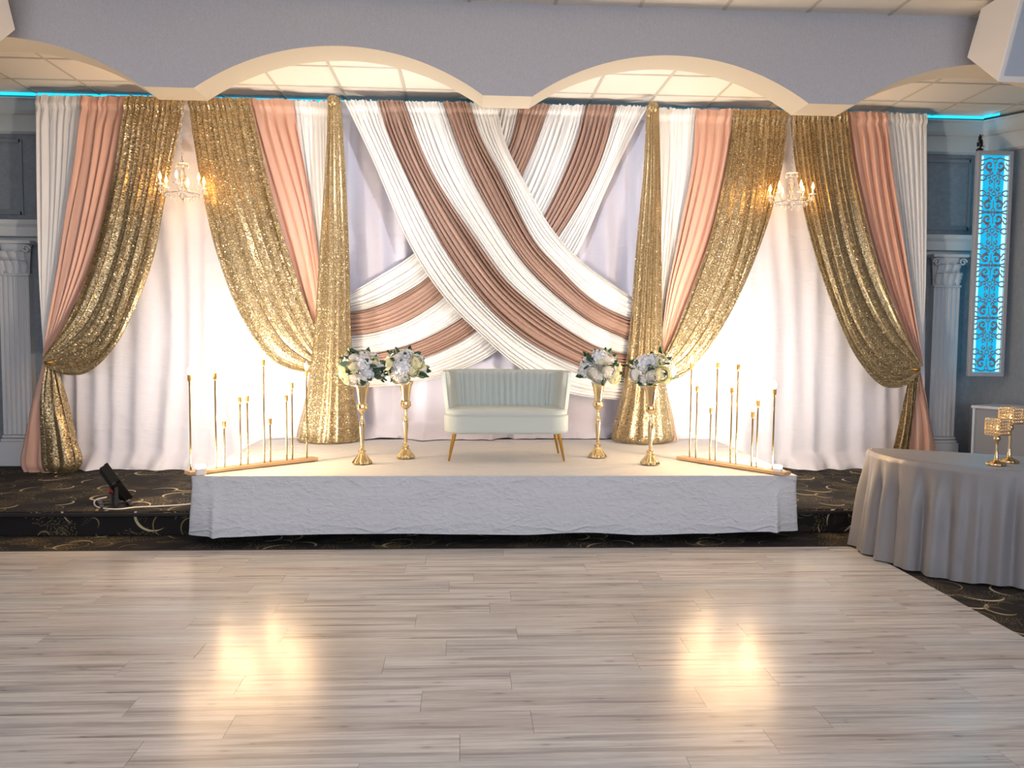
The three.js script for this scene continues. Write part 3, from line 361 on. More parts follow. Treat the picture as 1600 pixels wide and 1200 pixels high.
bands([[[-1.189, 3.827], [-0.927, 3.297], [-0.593, 2.532], [-0.386, 2.174], [-0.140, 1.857], [0.127, 1.601], [0.512, 1.273], [0.976, 1.020], [1.742, 0.920]], [[-0.858, 3.829], [-0.772, 3.545], [-0.556, 3.059], [-0.255, 2.488], [0.011, 2.098], [0.278, 1.798], [0.605, 1.535], [0.972, 1.340], [1.296, 1.227], [1.738, 1.166]], [[-0.612, 3.829], [-0.338, 3.168], [0.071, 2.543], [0.390, 2.121], [0.659, 1.885], [0.968, 1.666], [1.318, 1.471], [1.734, 1.372]], [[-0.235, 3.832], [0.017, 3.175], [0.450, 2.442], [0.681, 2.163], [0.965, 1.913], [1.256, 1.707], [1.731, 1.500]], [[0.020, 3.832], [0.127, 3.522], [0.331, 3.138], [0.671, 2.502], [0.942, 2.216], [1.195, 1.979], [1.448, 1.829], [1.727, 1.724]], [[0.281, 3.832], [0.391, 3.429], [0.603, 3.019], [0.841, 2.630], [1.113, 2.339], [1.346, 2.165], [1.724, 1.922]]],
  [0, 1, 0, 1, 0], ['white swag lowest of the front crossed set, starting beside left gold column', 'rose taupe swag of the front crossed set nearest the left gold column', 'white swag between the two rose taupe swags of the front set', 'rose taupe swag of the front set nearest the centre top', 'white swag uppermost of the front set, ending highest on right gold column'], [-8.14, 0.03], 51);

// ---------------------------------------------------------------- platform with its cloth
const DECK = 0.525;
{
  const t = thing('platform', 'low platform under a wrinkled white cloth, carrying the loveseat', 'platform');
  const x0 = -2.02, x1 = 2.555, zf = -6.12, zb = -8.24;
  part('deck', box(x1 - x0 - 0.02, DECK - 0.215, zf - zb - 0.35, (x0 + x1) / 2, 0.2 + (DECK - 0.215) / 2, (zb + STAGE_Z + 0.0) / 2 - 0.0), M.whitePlastic, t);
  part('cloth_top', sheet(120, 60, (u, v) => [lerp(x0, x1, u), DECK - 0.001 + 0.004 * fbm(u * 18, v * 9, 3) * smooth(0, 0.02, u) * smooth(0, 0.02, 1 - u) * smooth(0, 0.03, 1 - v), lerp(zb, zf, v)], x1 - x0, zf - zb), M.cover, t);
  const P = []; const N1 = 60, N2 = 360; for (let i = 0; i <= N1; i++) P.push([x0, lerp(zb, zf, i / N1), -1, 0]); for (let i = 1; i <= N2; i++) P.push([lerp(x0, x1, i / N2), zf, 0, 1]); for (let i = 1; i <= N1; i++) P.push([x1, lerp(zf, zb, i / N1), 1, 0]);
  const n = P.length - 1;
  part('cloth_skirt', sheet(n, 36, (u, v) => {
    const i = Math.round(u * n), [x, z, nx, nz] = P[i]; const onSide = i < N1 || i > N1 + N2; const cornerD = Math.min(Math.abs(i - N1) * (i < N1 ? (zf - zb) / N1 : (x1 - x0) / N2), Math.abs(i - N1 - N2) * (i > N1 + N2 ? (zf - zb) / N1 : (x1 - x0) / N2));
    const c = Math.exp(-((cornerD / 0.09) ** 2)), left = i < (N1 + N2 / 2) ? 1 : -1; const kx = nx * (1 - c) + c * -left * 0.55, kz = nz * (1 - c) + c * 0.5;
    const hemFront = 0.085 + 0.012 * noise(x * 2.2, 3) - c * 0.012; const back = onSide ? smooth(-6.40, -6.44, z) : 0; const hem = lerp(hemFront, 0.207, back);
    const flap = onSide ? 0 : v * (0.035 * Math.exp(-(((cornerD - 0.17) / 0.03) ** 2)) - 0.75 * Math.max(0, 0.17 - cornerD));
    const flare = (0.03 + 0.06 * c) * Math.pow(v, 1.3); const w = (0.008 * fbm(x * 3.1 + z * 3, v * 2.4 + x, 4) + 0.008 * noise(cornerD * 22, v * 1.5) * Math.exp(-((cornerD / 0.3) ** 2))) * smooth(0, 0.2, v) * 1.1;
    return [x + kx * (flare + w), lerp(DECK, hem, v), z + kz * (flare + w) + flap - (onSide ? v * 0.1275 * Math.exp(-cornerD / 0.12) : 0)];
  }, 8.6, 0.44), M.cover, t);
}

// ---------------------------------------------------------------- loveseat
{
  const t = thing('loveseat', 'pale mint velvet loveseat with channelled curved back and gold legs', 'loveseat', [0.347, DECK + 0.005, -6.74]);
  const plan = (w, d, r) => { const s = new THREE.Shape(); s.moveTo(-w + r, 0); s.lineTo(w - r, 0); s.quadraticCurveTo(w, 0, w, r); s.lineTo(w, d - r); s.quadraticCurveTo(w, d, w - r, d); s.lineTo(-w + r, d); s.quadraticCurveTo(-w, d, -w, d - r); s.lineTo(-w, r); s.quadraticCurveTo(-w, 0, -w + r, 0); return s; };
  const block = (w, d, r, h, bev, y) => new THREE.ExtrudeGeometry(plan(w - bev, d - 2 * bev, r), { depth: h - 2 * bev, bevelEnabled: true, bevelThickness: bev, bevelSize: bev, bevelSegments: 5, curveSegments: 14 }).rotateX(-Math.PI / 2).translate(0, y + bev, -bev);
  part('seat', block(0.525, 0.5, 0.14, 0.165, 0.03, 0.23), M.velvet, t);
  part('seat_cushion', block(0.515, 0.46, 0.14, 0.06, 0.025, 0.375), M.velvet, t);
  const pipe = plan(0.518, 0.48, 0.15).getPoints(20).map(p => V(p.x, 0.383, -p.y - 0.004)); part('piping', new THREE.TubeGeometry(new THREE.CatmullRomCurve3(pipe, true), 120, 0.006, 6, true), M.velvet, t);
  // backrest: a rounded section carried along a U
  const path = new THREE.CatmullRomCurve3([V(-0.478, 0, -0.10), V(-0.48, 0, -0.18), V(-0.465, 0, -0.31), V(-0.40, 0, -0.43), V(-0.22, 0, -0.475), V(0, 0, -0.485), V(0.22, 0, -0.475), V(0.40, 0, -0.43), V(0.465, 0, -0.31), V(0.48, 0, -0.18), V(0.478, 0, -0.10)], false, 'centripetal');
  const ns = 260, pts = path.getSpacedPoints(ns), len = path.getLength(), H0 = 0.385, H1 = 0.752;
  part('backrest', sheet(ns, 40, (u, v) => {
    const i = Math.round(u * ns), p = pts[i], q0 = pts[Math.max(0, i - 1)], q1 = pts[Math.min(ns, i + 1)], tx = q1.x - q0.x, tz = q1.z - q0.z, L = Math.hypot(tx, tz), nx = -tz / L, nz = tx / L; // outward is (tz,-tx) reversed below
    const endR = Math.sqrt(clamp(Math.min(u, 1 - u) * len / 0.05)), th = 0.036 * Math.max(0.04, Math.min(1, endR));
    const a = v * Math.PI * 2, e = 0.45, cx = Math.sign(Math.cos(a)) * Math.abs(Math.cos(a)) ** e, cy = Math.sign(Math.sin(a)) * Math.abs(Math.sin(a)) ** 0.28;
    const y = lerp(H0, H1 - 0.012 * (1 - Math.min(1, endR)), cy * 0.5 + 0.5), lean = (y - H0) * 0.10; const mid = Math.abs(u - 0.5) * len;
    const chan = cx > 0.3 ? 0.026 * (Math.abs(Math.sin(Math.PI * (u - 0.5) * len / 0.052)) ** 0.6) * smooth(0.47, 0.43, mid) * smooth(H0, H0 + 0.1, y) * smooth(H1, H1 - 0.04, y) : 0;
    const k = -cx * th - chan; // inward is towards the sitter
    return [p.x - nx * (k * 1 + lean) * -1 * -1, y, p.z - nz * (k + lean)];
  }, len, 1), M.velvet, t);
  for (const [sx, z] of [[-1, -0.05], [1, -0.05], [-1, -0.45], [1, -0.45]]) { const l = part('leg', cyl(0.017, 0.008, 0.24, 0, -0.12, 0, 14), M.brass, t); l.position.set(sx * 0.435, 0.237, z); l.rotation.z = sx * 0.2; l.rotation.x = z > -0.2 ? -0.02 : 0.12; l.userData.label = 'tapered gold leg'; }
}

// ---------------------------------------------------------------- vases and bouquets
const vaseParts = {
  foot: lathe([[0.001, 0], [0.074, 0], [0.077, 0.008], [0.066, 0.028], [0.048, 0.05], [0.036, 0.07], [0.024, 0.085], [0.030, 0.094], [0.032, 0.104], [0.026, 0.114], [0.016, 0.122], [0.013, 0.13]], 64, 0.10, 8, 0.08),
  stem: lathe([[0.013, 0.125], [0.014, 0.16], [0.018, 0.22], [0.023, 0.29], [0.025, 0.325], [0.021, 0.345], [0.014, 0.358], [0.018, 0.366], [0.012, 0.376], [0.014, 0.40], [0.012, 0.415]], 28),
  knop: lathe([[0.012, 0.41], [0.026, 0.425], [0.041, 0.442], [0.045, 0.46], [0.040, 0.476], [0.043, 0.482], [0.032, 0.49]], 32, 0.04, 12),
  trumpet: lathe([[0.030, 0.488], [0.034, 0.51], [0.040, 0.56], [0.050, 0.61], [0.063, 0.648], [0.067, 0.655], [0.060, 0.648], [0.046, 0.61], [0.036, 0.56], [0.02, 0.52], [0.001, 0.515]], 36),
};
function roseGeo(seed, R, openness) { // cupped petals wrapped round a ball, opening towards the top
  const r = rng(seed), list = [new THREE.SphereGeometry(R * 0.55, 10, 8).translate(0, R * 0.35, 0)];
  const layer = (n, rad, top, wide, open) => { for (let i = 0; i < n; i++) { const a0 = (i + 0.4 * r()) / n * Math.PI * 2 + seed, tw = top + 0.12 * (r() - 0.5); list.push(sheet(5, 5, (u, v) => { const q = u * 2 - 1, pol = lerp(tw + 0.28 * q * q, 2.3, v), az = a0 + q * wide * 0.5, k = R * (rad + open * (1 - v) ** 3 - 0.10 * q * q * (1 - v)); return [k * Math.sin(pol) * Math.sin(az), R * 0.35 + k * Math.cos(pol), k * Math.sin(pol) * Math.cos(az)]; })); } };
  layer(3, 0.62, 0.22, 2.3, 0.02); layer(4, 0.74, 0.5, 1.9, 0.06); layer(5, 0.86, 0.85, 1.7, 0.12 * openness); layer(6, 0.98, 1.2, 1.5, 0.22 * openness);
  return merge(list);
}
function hydrangeaGeo(seed, R) {
  const r = rng(seed), list = [new THREE.SphereGeometry(R * 0.82, 10, 8)]; const n = 58;
  for (let i = 0; i < n; i++) { const y = 1 - 2 * (i + 0.5) / n, a = i * 2.39996, s = Math.sqrt(1 - y * y), d = V(s * Math.cos(a), y, s * Math.sin(a)); const q = new THREE.Quaternion().setFromUnitVectors(V(0, 0, 1), d);
    for (let k = 0; k < 4; k++) { const g = new THREE.CircleGeometry(R * 0.125, 6).translate(0, R * 0.12, 0).rotateX(0.22).rotateZ(k * Math.PI / 2 + r()); g.applyQuaternion(q); g.translate(d.x * R * (0.86 + 0.1 * r()), d.y * R * (0.86 + 0.1 * r()), d.z * R * (0.86 + 0.1 * r())); list.push(g); } }
  return merge(list);
}
const roses = [1, 2, 3].map(s => roseGeo(s, 0.052, 0.5 + 0.25 * s)), hydrangeas = [5, 6].map(s => hydrangeaGeo(s, 0.068));
const leafGeo = sheet(4, 6, (u, v) => { const q = (u - 0.5) * 2, w = 0.055 * Math.sin(Math.PI * clamp(v * 0.96 + 0.03)) ** 0.8; return [q * w * 0.5, 0.11 * v, 0.012 * (1 - q * q) * -1 + 0.03 * v * v + 0.004 * Math.sin(v * 9)]; });
const up = V(0, 1, 0);
function bouquet(label, at, R, seed, recipe) { // recipe: [kind, azimuth (0 faces the camera), elevation, reach, size]
  const t = thing('bouquet', label, 'flowers', at, 0, 'white bouquets in the gold vases'), r = rng(seed);
  const put = (m, az, el, d) => { const v = V(Math.sin(az) * Math.cos(el), Math.sin(el), Math.cos(az) * Math.cos(el)); m.quaternion.setFromUnitVectors(up, v); m.rotateY(r() * 6.28); m.position.copy(v).multiplyScalar(d).add(V(0, R * 0.72, 0)); };
  recipe.forEach(([kind, az, el, d, s], i) => { const rose = kind !== 'h'; const m = part(rose ? 'rose' : 'hydrangea', rose ? roses[i % 3] : hydrangeas[i % 2], kind === 'c' ? M.roseCream : kind === 'w' ? M.roseWhite : M.hydrangea, t); m.scale.setScalar(s || 1); put(m, az, el, R * d - (rose ? 0.045 : 0.05)); });
  for (let i = 0; i < 36; i++) { const az = i < 24 ? (r() - 0.5) * 3.6 : r() * 6.28, el = -0.55 + r() * 1.7; const m = part('leaf', leafGeo, i % 5 ? M.leaf : M.leafPale, t); put(m, az, el, R * (0.45 + 0.22 * r())); m.scale.setScalar(0.75 + 0.4 * r()); m.rotateX((r() - 0.5) * 0.9); }
  part('stems', merge([0, 1, 2, 3, 4].map(k => tube([[0.01 * Math.cos(k), -0.08, 0.01 * Math.sin(k)], [0.02 * Math.cos(k * 1.3), R * 0.3, 0.02 * Math.sin(k * 1.3)], [0.05 * Math.cos(k * 1.3), R * 0.7, 0.05 * Math.sin(k * 1.3)]], 0.004, 6, 5))), M.stem, t);
  return t;
}
const ringOf = (seed, n, kinds, elv, d) => { const r = rng(seed), o = []; for (let i = 0; i < n; i++) o.push([kinds[i % kinds.length], Math.PI * (0.55 + 0.9 * i / Math.max(1, n - 1)), elv + (r() - 0.5) * 0.5, d, 1]); return o; };
const vaseSpots = [
  [-0.837, -6.68, 'tall gold trumpet vase beside the left candle stand, nearest it', 'bouquet of cream roses and hydrangea, leftmost, with dark leaves at its left side', [['c', -1.25, 0.0, 1.0, 1.15], ['c', -0.95, -0.35, 0.95, 1.1], ['w', -0.45, -0.45, 0.95, 1], ['c', -0.45, 0.2, 1.0, 1.05], ['w', -0.75, 0.85, 0.98, 1], ['h', 0.25, 0.5, 1.0, 1.15], ['h', 0.55, -0.15, 0.95, 0.9], ['c', 0.95, 0.55, 1.0, 0.9], ['h', 1.25, 0.15, 1.05, 0.9], ['w', 0.1, -0.5, 0.95, 1], ['w', 0.2, 1.2, 0.95, 1]]],
  [-0.507, -6.99, 'tall gold trumpet vase just left of the loveseat', 'bouquet of pale hydrangea and roses just left of the loveseat', [['c', -1.2, 0.3, 1.05, 1.1], ['w', -0.7, -0.15, 0.95, 1], ['h', -0.15, 0.2, 1.02, 1.2], ['h', 0.0, 0.95, 1.02, 1], ['w', -0.7, 0.75, 1.0, 1], ['c', 0.75, 0.4, 1.02, 1.15], ['c', 0.5, -0.05, 0.95, 1], ['h', 1.15, 0.65, 1.05, 0.9], ['w', -0.1, -0.45, 0.95, 1.05], ['w', 0.35, 1.2, 1.05, 1], ['w', -0.5, -0.5, 1, 1]]],
  [1.150, -7.03, 'tall gold trumpet vase just right of the loveseat', 'bouquet with cream roses drooping at its right, just right of the loveseat', [['h', -1.1, 0.15, 1.02, 0.95], ['w', -0.5, -0.1, 0.98, 1.1], ['h', -0.1, 1.0, 1.05, 1.15], ['c', 0.1, 0.7, 1.0, 0.9], ['w', 0.5, 0.75, 1.0, 1.1], ['w', 0.45, -0.05, 1.0, 1.15], ['c', 0.9, -0.35, 1.08, 1.2], ['c', 1.25, 0.0, 1.05, 1.15], ['w', -0.15, -0.4, 0.95, 1.1], ['w', 1.0, 0.5, 1.0, 1.0]]],
  [1.525, -6.646, 'tall gold trumpet vase beside the right candle stand, nearest it', 'bouquet of blue-white hydrangea over cream roses, rightmost, by the right candle stand', [['h', -0.7, 0.65, 1.02, 1.15], ['h', -0.15, 0.85, 1.0, 1], ['c', 0.4, 0.75, 1.0, 1.1], ['w', -1.2, -0.1, 1.05, 1.1], ['w', -0.2, -0.1, 0.98, 1.1], ['c', 0.25, -0.05, 1.0, 1.25], ['c', 0.75, -0.15, 1.0, 1.05], ['h', 1.15, 0.15, 1.05, 1.05], ['h', 1.0, 0.6, 1.0, 0.9], ['w', -0.75, -0.4, 1.0, 1]]],
];
vaseSpots.forEach(([x, z, vl, bl, recipe], i) => {
  const v = thing('trumpet_vase', vl, 'vase', [x, DECK + 0.005, z], i * 0.4, 'gold trumpet vases'); for (const k of ['foot', 'stem', 'knop', 'trumpet']) part(k, vaseParts[k], M.gold, v);
  bouquet(bl, [x, DECK + 0.635, z], 0.175, 90 + i, recipe.concat(ringOf(200 + i, 5, ['w', 'h', 'c'], 0.0, 0.95), ringOf(300 + i, 4, ['h', 'w'], 0.7, 0.95)));
});

// ---------------------------------------------------------------- candle stands: bulbs on thin gold rods in a bar
function stand(label, a, b, rods) {
  const t = thing('candle_stand', label, 'candle stand', [0, 0, 0], 0, 'candle stands on the platform'); const dx = b[0] - a[0], dz = b[1] - a[1], L = Math.hypot(dx, dz), turn = Math.atan2(-dz, dx);
  const bar = part('base_bar', rbox(L, 0.026, 0.10, 0.005), M.bar, t); bar.position.set((a[0] + b[0]) / 2, DECK + 0.0185, (a[1] + b[1]) / 2); bar.rotation.y = turn;
  const nx = -dz / L, nz = dx / L;
  for (const [x, z, h] of rods) {
    let px = x, pz = z; const s = ((px - a[0]) * dx + (pz - a[1]) * dz) / L, o = clamp((px - a[0]) * nx + (pz - a[1]) * nz, -0.03, 0.03); px = a[0] + dx / L * s + nx * o; pz = a[1] + dz / L * s + nz * o;
    const rod = part('rod', cyl(0.006, 0.006, h - 0.05, 0, (h - 0.05) / 2, 0, 10), M.rod, t); rod.position.set(px, DECK + 0.026, pz);
    part('socket', lathe([[0.006, h - 0.055], [0.009, h - 0.05], [0.0125, h - 0.045], [0.0135, h - 0.03], [0.0135, h - 0.002], [0.008, h]], 16), M.goldSatin, rod);
    part('bulb', lathe([[0.007, h - 0.002], [0.011, h + 0.006], [0.0155, h + 0.022], [0.0155, h + 0.034], [0.010, h + 0.05], [0.0045, h + 0.062], [0.0005, h + 0.068]], 14), M.bulb, rod);
    const l = new THREE.PointLight(0xffd197, BULB, 0, 2); l.position.set(px, DECK + 0.026 + h + 0.028, pz); l.castShadow = true; l.shadow.radius = 0.6; scene.add(l);
  }
}
stand('gold bar of ten lit candle bulbs on thin rods, left end of the platform', [-2.06, -6.15], [-1.25, -6.87], [[-2.047, -6.2, .72], [-1.885, -6.28, .73], [-1.84, -6.34, .36], [-1.741, -6.42, .54], [-1.698, -6.47, .545], [-1.59, -6.55, .825], [-1.555, -6.6, .355], [-1.443, -6.68, .535], [-1.406, -6.72, .635], [-1.307, -6.81, .73]]);
stand('gold bar of nine lit candle bulbs on thin rods, right end of the platform', [1.85, -6.93], [2.47, -6.1], [[1.917, -6.86, .81], [1.956, -6.81, .62], [2.041, -6.69, .446], [2.074, -6.645, .825], [2.166, -6.54, .626], [2.192, -6.48, .817], [2.286, -6.38, .443], [2.304, -6.32, .538], [2.388, -6.2, .637]]);
for (const [x, z, turn, aim, label] of [[-1.956, -6.195, 0.72, [-2.0, 1.75, -8.4], 'small glowing white uplight box at the outer end of the left candle stand'], [2.405, -6.19, -0.93, [2.65, 1.75, -8.4], 'small glowing white uplight box at the outer end of the right candle stand']]) {
  const t = thing('uplight', label, 'uplight', [x, DECK + 0.005, z + 0.055], turn, 'white uplights on the platform corners'); part('case', rbox(0.075, 0.05, 0.036, 0.008, 0, 0.025, 0), M.whitePlastic, t); part('diffuser', rbox(0.068, 0.03, 0.034, 0.008, 0, 0.062, 0), M.uplight, t);
  const p = V(x, DECK + 0.09, z + 0.05), l = new THREE.SpotLight(0xfff6e8, UPLIGHT, 0, 1.0, 1, 2); l.position.copy(p); l.target.position.set(...aim); l.castShadow = true; l.shadow.radius = 3; scene.add(l, l.target);
}

// ---------------------------------------------------------------- floodlights on the stage carpet
function flood(label, pos, aim, group) {
  const t = thing('floodlight', label, 'floodlight', pos, 0, group); const head = new THREE.Group(); head.name = 'head'; t.add(head); head.position.set(0, 0.17, 0);
  const d = V(...aim).normalize(); head.quaternion.setFromUnitVectors(V(0, 0, 1), d);
  const hm = part('housing', merge([rbox(0.27, 0.22, 0.05, 0.012), box(0.27, 0.014, 0.03, 0, 0.103, 0.035), box(0.27, 0.014, 0.03, 0, -0.103, 0.035), box(0.014, 0.22, 0.03, 0.128, 0, 0.035), box(0.014, 0.22, 0.03, -0.128, 0, 0.035)]), M.black, head); for (let i = -3; i <= 3; i++) part('fin', box(0.008, 0.19, 0.02, i * 0.034, 0, -0.03), M.black, head);
  const face = part('lens', box(0.23, 0.18, 0.006, 0, 0, 0.028), M.floodFace, head);
  const y = new THREE.Group(); const yaw = Math.atan2(d.x, d.z);
  const br = part('bracket', merge([box(0.006, 0.15, 0.025, -0.142, 0.09, 0), box(0.006, 0.15, 0.025, 0.142, 0.09, 0), box(0.29, 0.006, 0.03, 0, 0.02, 0)]), M.black, t); br.rotation.y = yaw;
  part('foot', merge([box(0.28, 0.014, 0.03, 0, 0.009, -0.1), box(0.28, 0.014, 0.03, 0, 0.009, 0.1), box(0.03, 0.014, 0.23, 0, 0.012, 0)]), M.black, t).rotation.y = yaw;
  const k = part('clamp', cyl(0.024, 0.024, 0.05, 0, 0, 0, 14).rotateZ(Math.PI / 2), M.red, t); k.position.set(Math.cos(yaw) * 0.13 * (aim[0] > 0 ? 1 : -1), 0.09, -Math.sin(yaw) * 0.13 * (aim[0] > 0 ? 1 : -1)); k.userData.label = 'red clamp';
  const l = new THREE.SpotLight(0xfff8ee, FLOOD, 0, 0.9, 0.95, 2); l.position.set(pos[0] + d.x * 0.06, pos[1] + 0.17 + d.y * 0.06, pos[2] + d.z * 0.06); l.target.position.copy(l.position).add(d); l.castShadow = true; l.shadow.radius = 4; scene.add(l, l.target);
  return t;
}
flood('black floodlight on the stage carpet left of the white platform', [-2.80, STAGE_Y, -6.66], [0.72, 0.50, -0.38], 'floodlights on the stage carpet');
flood('black floodlight on the stage carpet hidden behind the draped half-round table', [3.5, STAGE_Y, -6.64], [-0.72, 0.50, -0.38], 'floodlights on the stage carpet');
tag(part('power_cable', tube([[-2.98, 0.206, -6.93], [-3.02, 0.206, -6.84], [-2.98, 0.206, -6.70], [-2.87, 0.206, -6.53], [-2.70, 0.206, -6.46], [-2.58, 0.206, -6.53], [-2.44, 0.206, -6.56], [-2.3, 0.206, -6.6], [-2.12, 0.206, -6.68]], 0.006, 60, 6), M.cable), 'white power cable curling from the left floodlight across the carpet', 'cable');

// ---------------------------------------------------------------- chandeliers
const crystalGeo = new THREE.OctahedronGeometry(0.012, 0).scale(0.7, 1.5, 0.7);
function chandelier(label, pos) {
  const t = thing('chandelier', label, 'chandelier', pos, 0, 'crystal chandeliers'); // origin at the arms' level
  const links = []; for (let i = 0; i < 24; i++) links.push(new THREE.TorusGeometry(0.011, 0.0022, 6, 12).scale(0.7, 1.25, 1).rotateY(i % 2 ? Math.PI / 2 : 0).translate(0, 0.24 + i * 0.0252, 0)); part('chain', merge(links), M.silver, t);
  part('canopy', lathe([[0.001, 0.99], [0.05, 0.985], [0.055, 0.965], [0.02, 0.95], [0.008, 0.84], [0.0005, 0.835]], 20), M.silver, t);
  part('column', lathe([[0.001, 0.25], [0.012, 0.245], [0.01, 0.21], [0.045, 0.2], [0.055, 0.19], [0.02, 0.18], [0.024, 0.14], [0.034, 0.10], [0.018, 0.05], [0.022, 0.02], [0.038, -0.02], [0.02, -0.06], [0.028, -0.085], [0.012, -0.11], [0.001, -0.125]], 20), M.glass, t);
  part('top_dish', lathe([[0.01, 0.2], [0.05, 0.205], [0.062, 0.215], [0.05, 0.2], [0.01, 0.195]], 20), M.crystal, t);
  for (let i = 0; i < 6; i++) {
    const a = i / 6 * Math.PI * 2 + 0.45, c = Math.cos(a), s = Math.sin(a), R = 0.195; const P = (r, y) => [r * c, y, r * s];
    const arm = part('arm', tube([P(0.02, 0.0), P(0.06, -0.045), P(0.12, -0.06), P(0.17, -0.04), P(R, -0.005)], 0.006, 20, 8), M.glass, t);
    part('drip_dish', lathe([[0.002, -0.006], [0.03, -0.002], [0.038, 0.008], [0.028, 0.002], [0.002, 0.0]], 18).translate(R * c, 0, R * s), M.crystal, arm);
    part('candle_tube', cyl(0.009, 0.009, 0.045, R * c, 0.024, R * s, 12), M.whitePlastic, arm);
    part('bulb', lathe([[0.006, 0], [0.012, 0.012], [0.0145, 0.026], [0.009, 0.048], [0.003, 0.066], [0.0005, 0.072]], 14).translate(R * c, 0.046, R * s), M.flame, arm);
    const l = new THREE.PointLight(0xffb85c, CHANDELIER_BULB, 0, 2); l.position.set(pos[0] + R * c, pos[1] + 0.074, pos[2] + R * s); l.castShadow = true; l.shadow.radius = 0.6; scene.add(l);
  }
  const drops = []; for (let i = 0; i < 18; i++) { const a = i / 18 * Math.PI * 2; drops.push(crystalGeo.clone().translate(0.2 * Math.cos(a), -0.035 - 0.012 * (i % 2), 0.2 * Math.sin(a))); drops.push(crystalGeo.clone().translate(0.15 * Math.cos(a + 0.1), -0.085, 0.15 * Math.sin(a + 0.1))); if (i % 2) drops.push(crystalGeo.clone().translate(0.085 * Math.cos(a), -0.115, 0.085 * Math.sin(a))); if (i % 3 === 0) drops.push(crystalGeo.clone().translate(0.058 * Math.cos(a), 0.185, 0.058 * Math.sin(a))); }
  part('crystal_drops', merge(drops), M.crystal, t).userData.kind = 'stuff';
  part('lower_ring', new THREE.TorusGeometry(0.15, 0.004, 6, 40).rotateX(Math.PI / 2).translate(0, -0.068, 0), M.silver, t);
}
chandelier('crystal chandelier with lit candle bulbs hanging between the two left gold drapes', [-2.62, 2.92, -7.82]);
chandelier('crystal chandelier with lit candle bulbs hanging between the two right gold drapes', [3.12, 2.945, -7.82]);

// ---------------------------------------------------------------- half-round table with a floor-length cloth and crystal candle holders
const TABLE = 0.76;
{
  const cx = 3.77, cz = -5.65, R = 0.8, ax = V(0.88, 0, 0.475).normalize(), ay = V(-0.475, 0, 0.88).normalize(); const out = [];
  const pts = []; const Rc = 0.09; for (let i = 0; i <= 90; i++) { const a = Math.PI * i / 90; pts.push([-R * Math.cos(a) , R * Math.sin(a) * 0.94]); } for (let i = 1; i < 30; i++) pts.push([R * (1 - 2 * i / 30), -0.02 - 0.02 * Math.sin(Math.PI * i / 30)]);
  const rim = new THREE.CatmullRomCurve3(pts.map(([a, b]) => V(cx + ax.x * a + ay.x * b, 0, cz + ax.z * a + ay.z * b)), true, 'centripetal'); const N = 420, rp = rim.getSpacedPoints(N), len = rim.getLength();
  const tt = thing('round_table', 'half-round table under a floor-length pale grey satin cloth', 'table');
  const ts = new THREE.Shape(rp.filter((_, i) => i % 6 === 0).map(p => new THREE.Vector2((p.x - cx) * 0.985 + cx, -((p.z - cz) * 0.985 + cz)))); part('tabletop', new THREE.ExtrudeGeometry(ts, { depth: 0.025, bevelEnabled: false }).rotateX(-Math.PI / 2).translate(0, TABLE - 0.03, 0), M.whitePlastic, tt);
  for (const [a, b] of [[-0.55, 0.15], [0.55, 0.15], [0, 0.55]]) part('leg', cyl(0.016, 0.016, TABLE - 0.03, cx + ax.x * a + ay.x * b, (TABLE - 0.03) / 2, cz + ax.z * a + ay.z * b), M.silver, tt);
  const c2 = V(cx + ay.x * 0.35, 0, cz + ay.z * 0.35);
  const tc = thing('tablecloth', 'pale grey satin cloth falling in folds to the floor from the half-round table', 'tablecloth');
  part('cloth_top', sheet(N, 12, (u, v) => { const p = rp[Math.round(u * N) % N]; const q = 1 - v; return [lerp(c2.x, p.x, q), TABLE - 0.006 * smooth(0.96, 1, q) + 0.0015 * noise(p.x * 9 * q, p.z * 9 * q), lerp(c2.z, p.z, q)]; }, len, 0.8), M.tableCloth, tc);
  part('cloth_drop', sheet(N, 60, (u, v) => {
    const i = Math.round(u * N) % N, p = rp[i], q0 = rp[(i + N - 2) % N], q1 = rp[(i + 2) % N]; let nx = -(q1.z - q0.z), nz = q1.x - q0.x; const L = Math.hypot(nx, nz); nx /= L; nz /= L; if ((p.x - c2.x) * nx + (p.z - c2.z) * nz < 0) { nx = -nx; nz = -nz; }
    const s = u * len, ph = s * 5.6 + 0.35 * noise(s * 2.1, 4), f = (1.8 * Math.pow(Math.abs(Math.sin(Math.PI * ph)), 0.8) - 1.1) * (0.8 + 0.5 * noise(s * 1.7, 9)) + 0.35 * Math.sin(s * 52 + 2.5 * noise(s * 3, 8) + v) + 0.4 * noise(s * 9, v * 0.8); const am = 0.036 * smooth(-0.05, 0.5, v);
    const flare = 0.015 + 0.035 * Math.pow(v, 1.2) + 0.05 * v * smooth(0.12, 0.0, Math.min(u, 1 - u)); const o = flare * smooth(0, 0.04, v) + am * f + 0.006 * fbm(s * 8, v * 6, 3) * v;
    return [p.x + nx * o, lerp(TABLE - 0.006, 0.008 + 0.012 * (noise(s * 5, 2) + 1), v), p.z + nz * o];
  }, len, 0.75), M.tableCloth, tc);
}
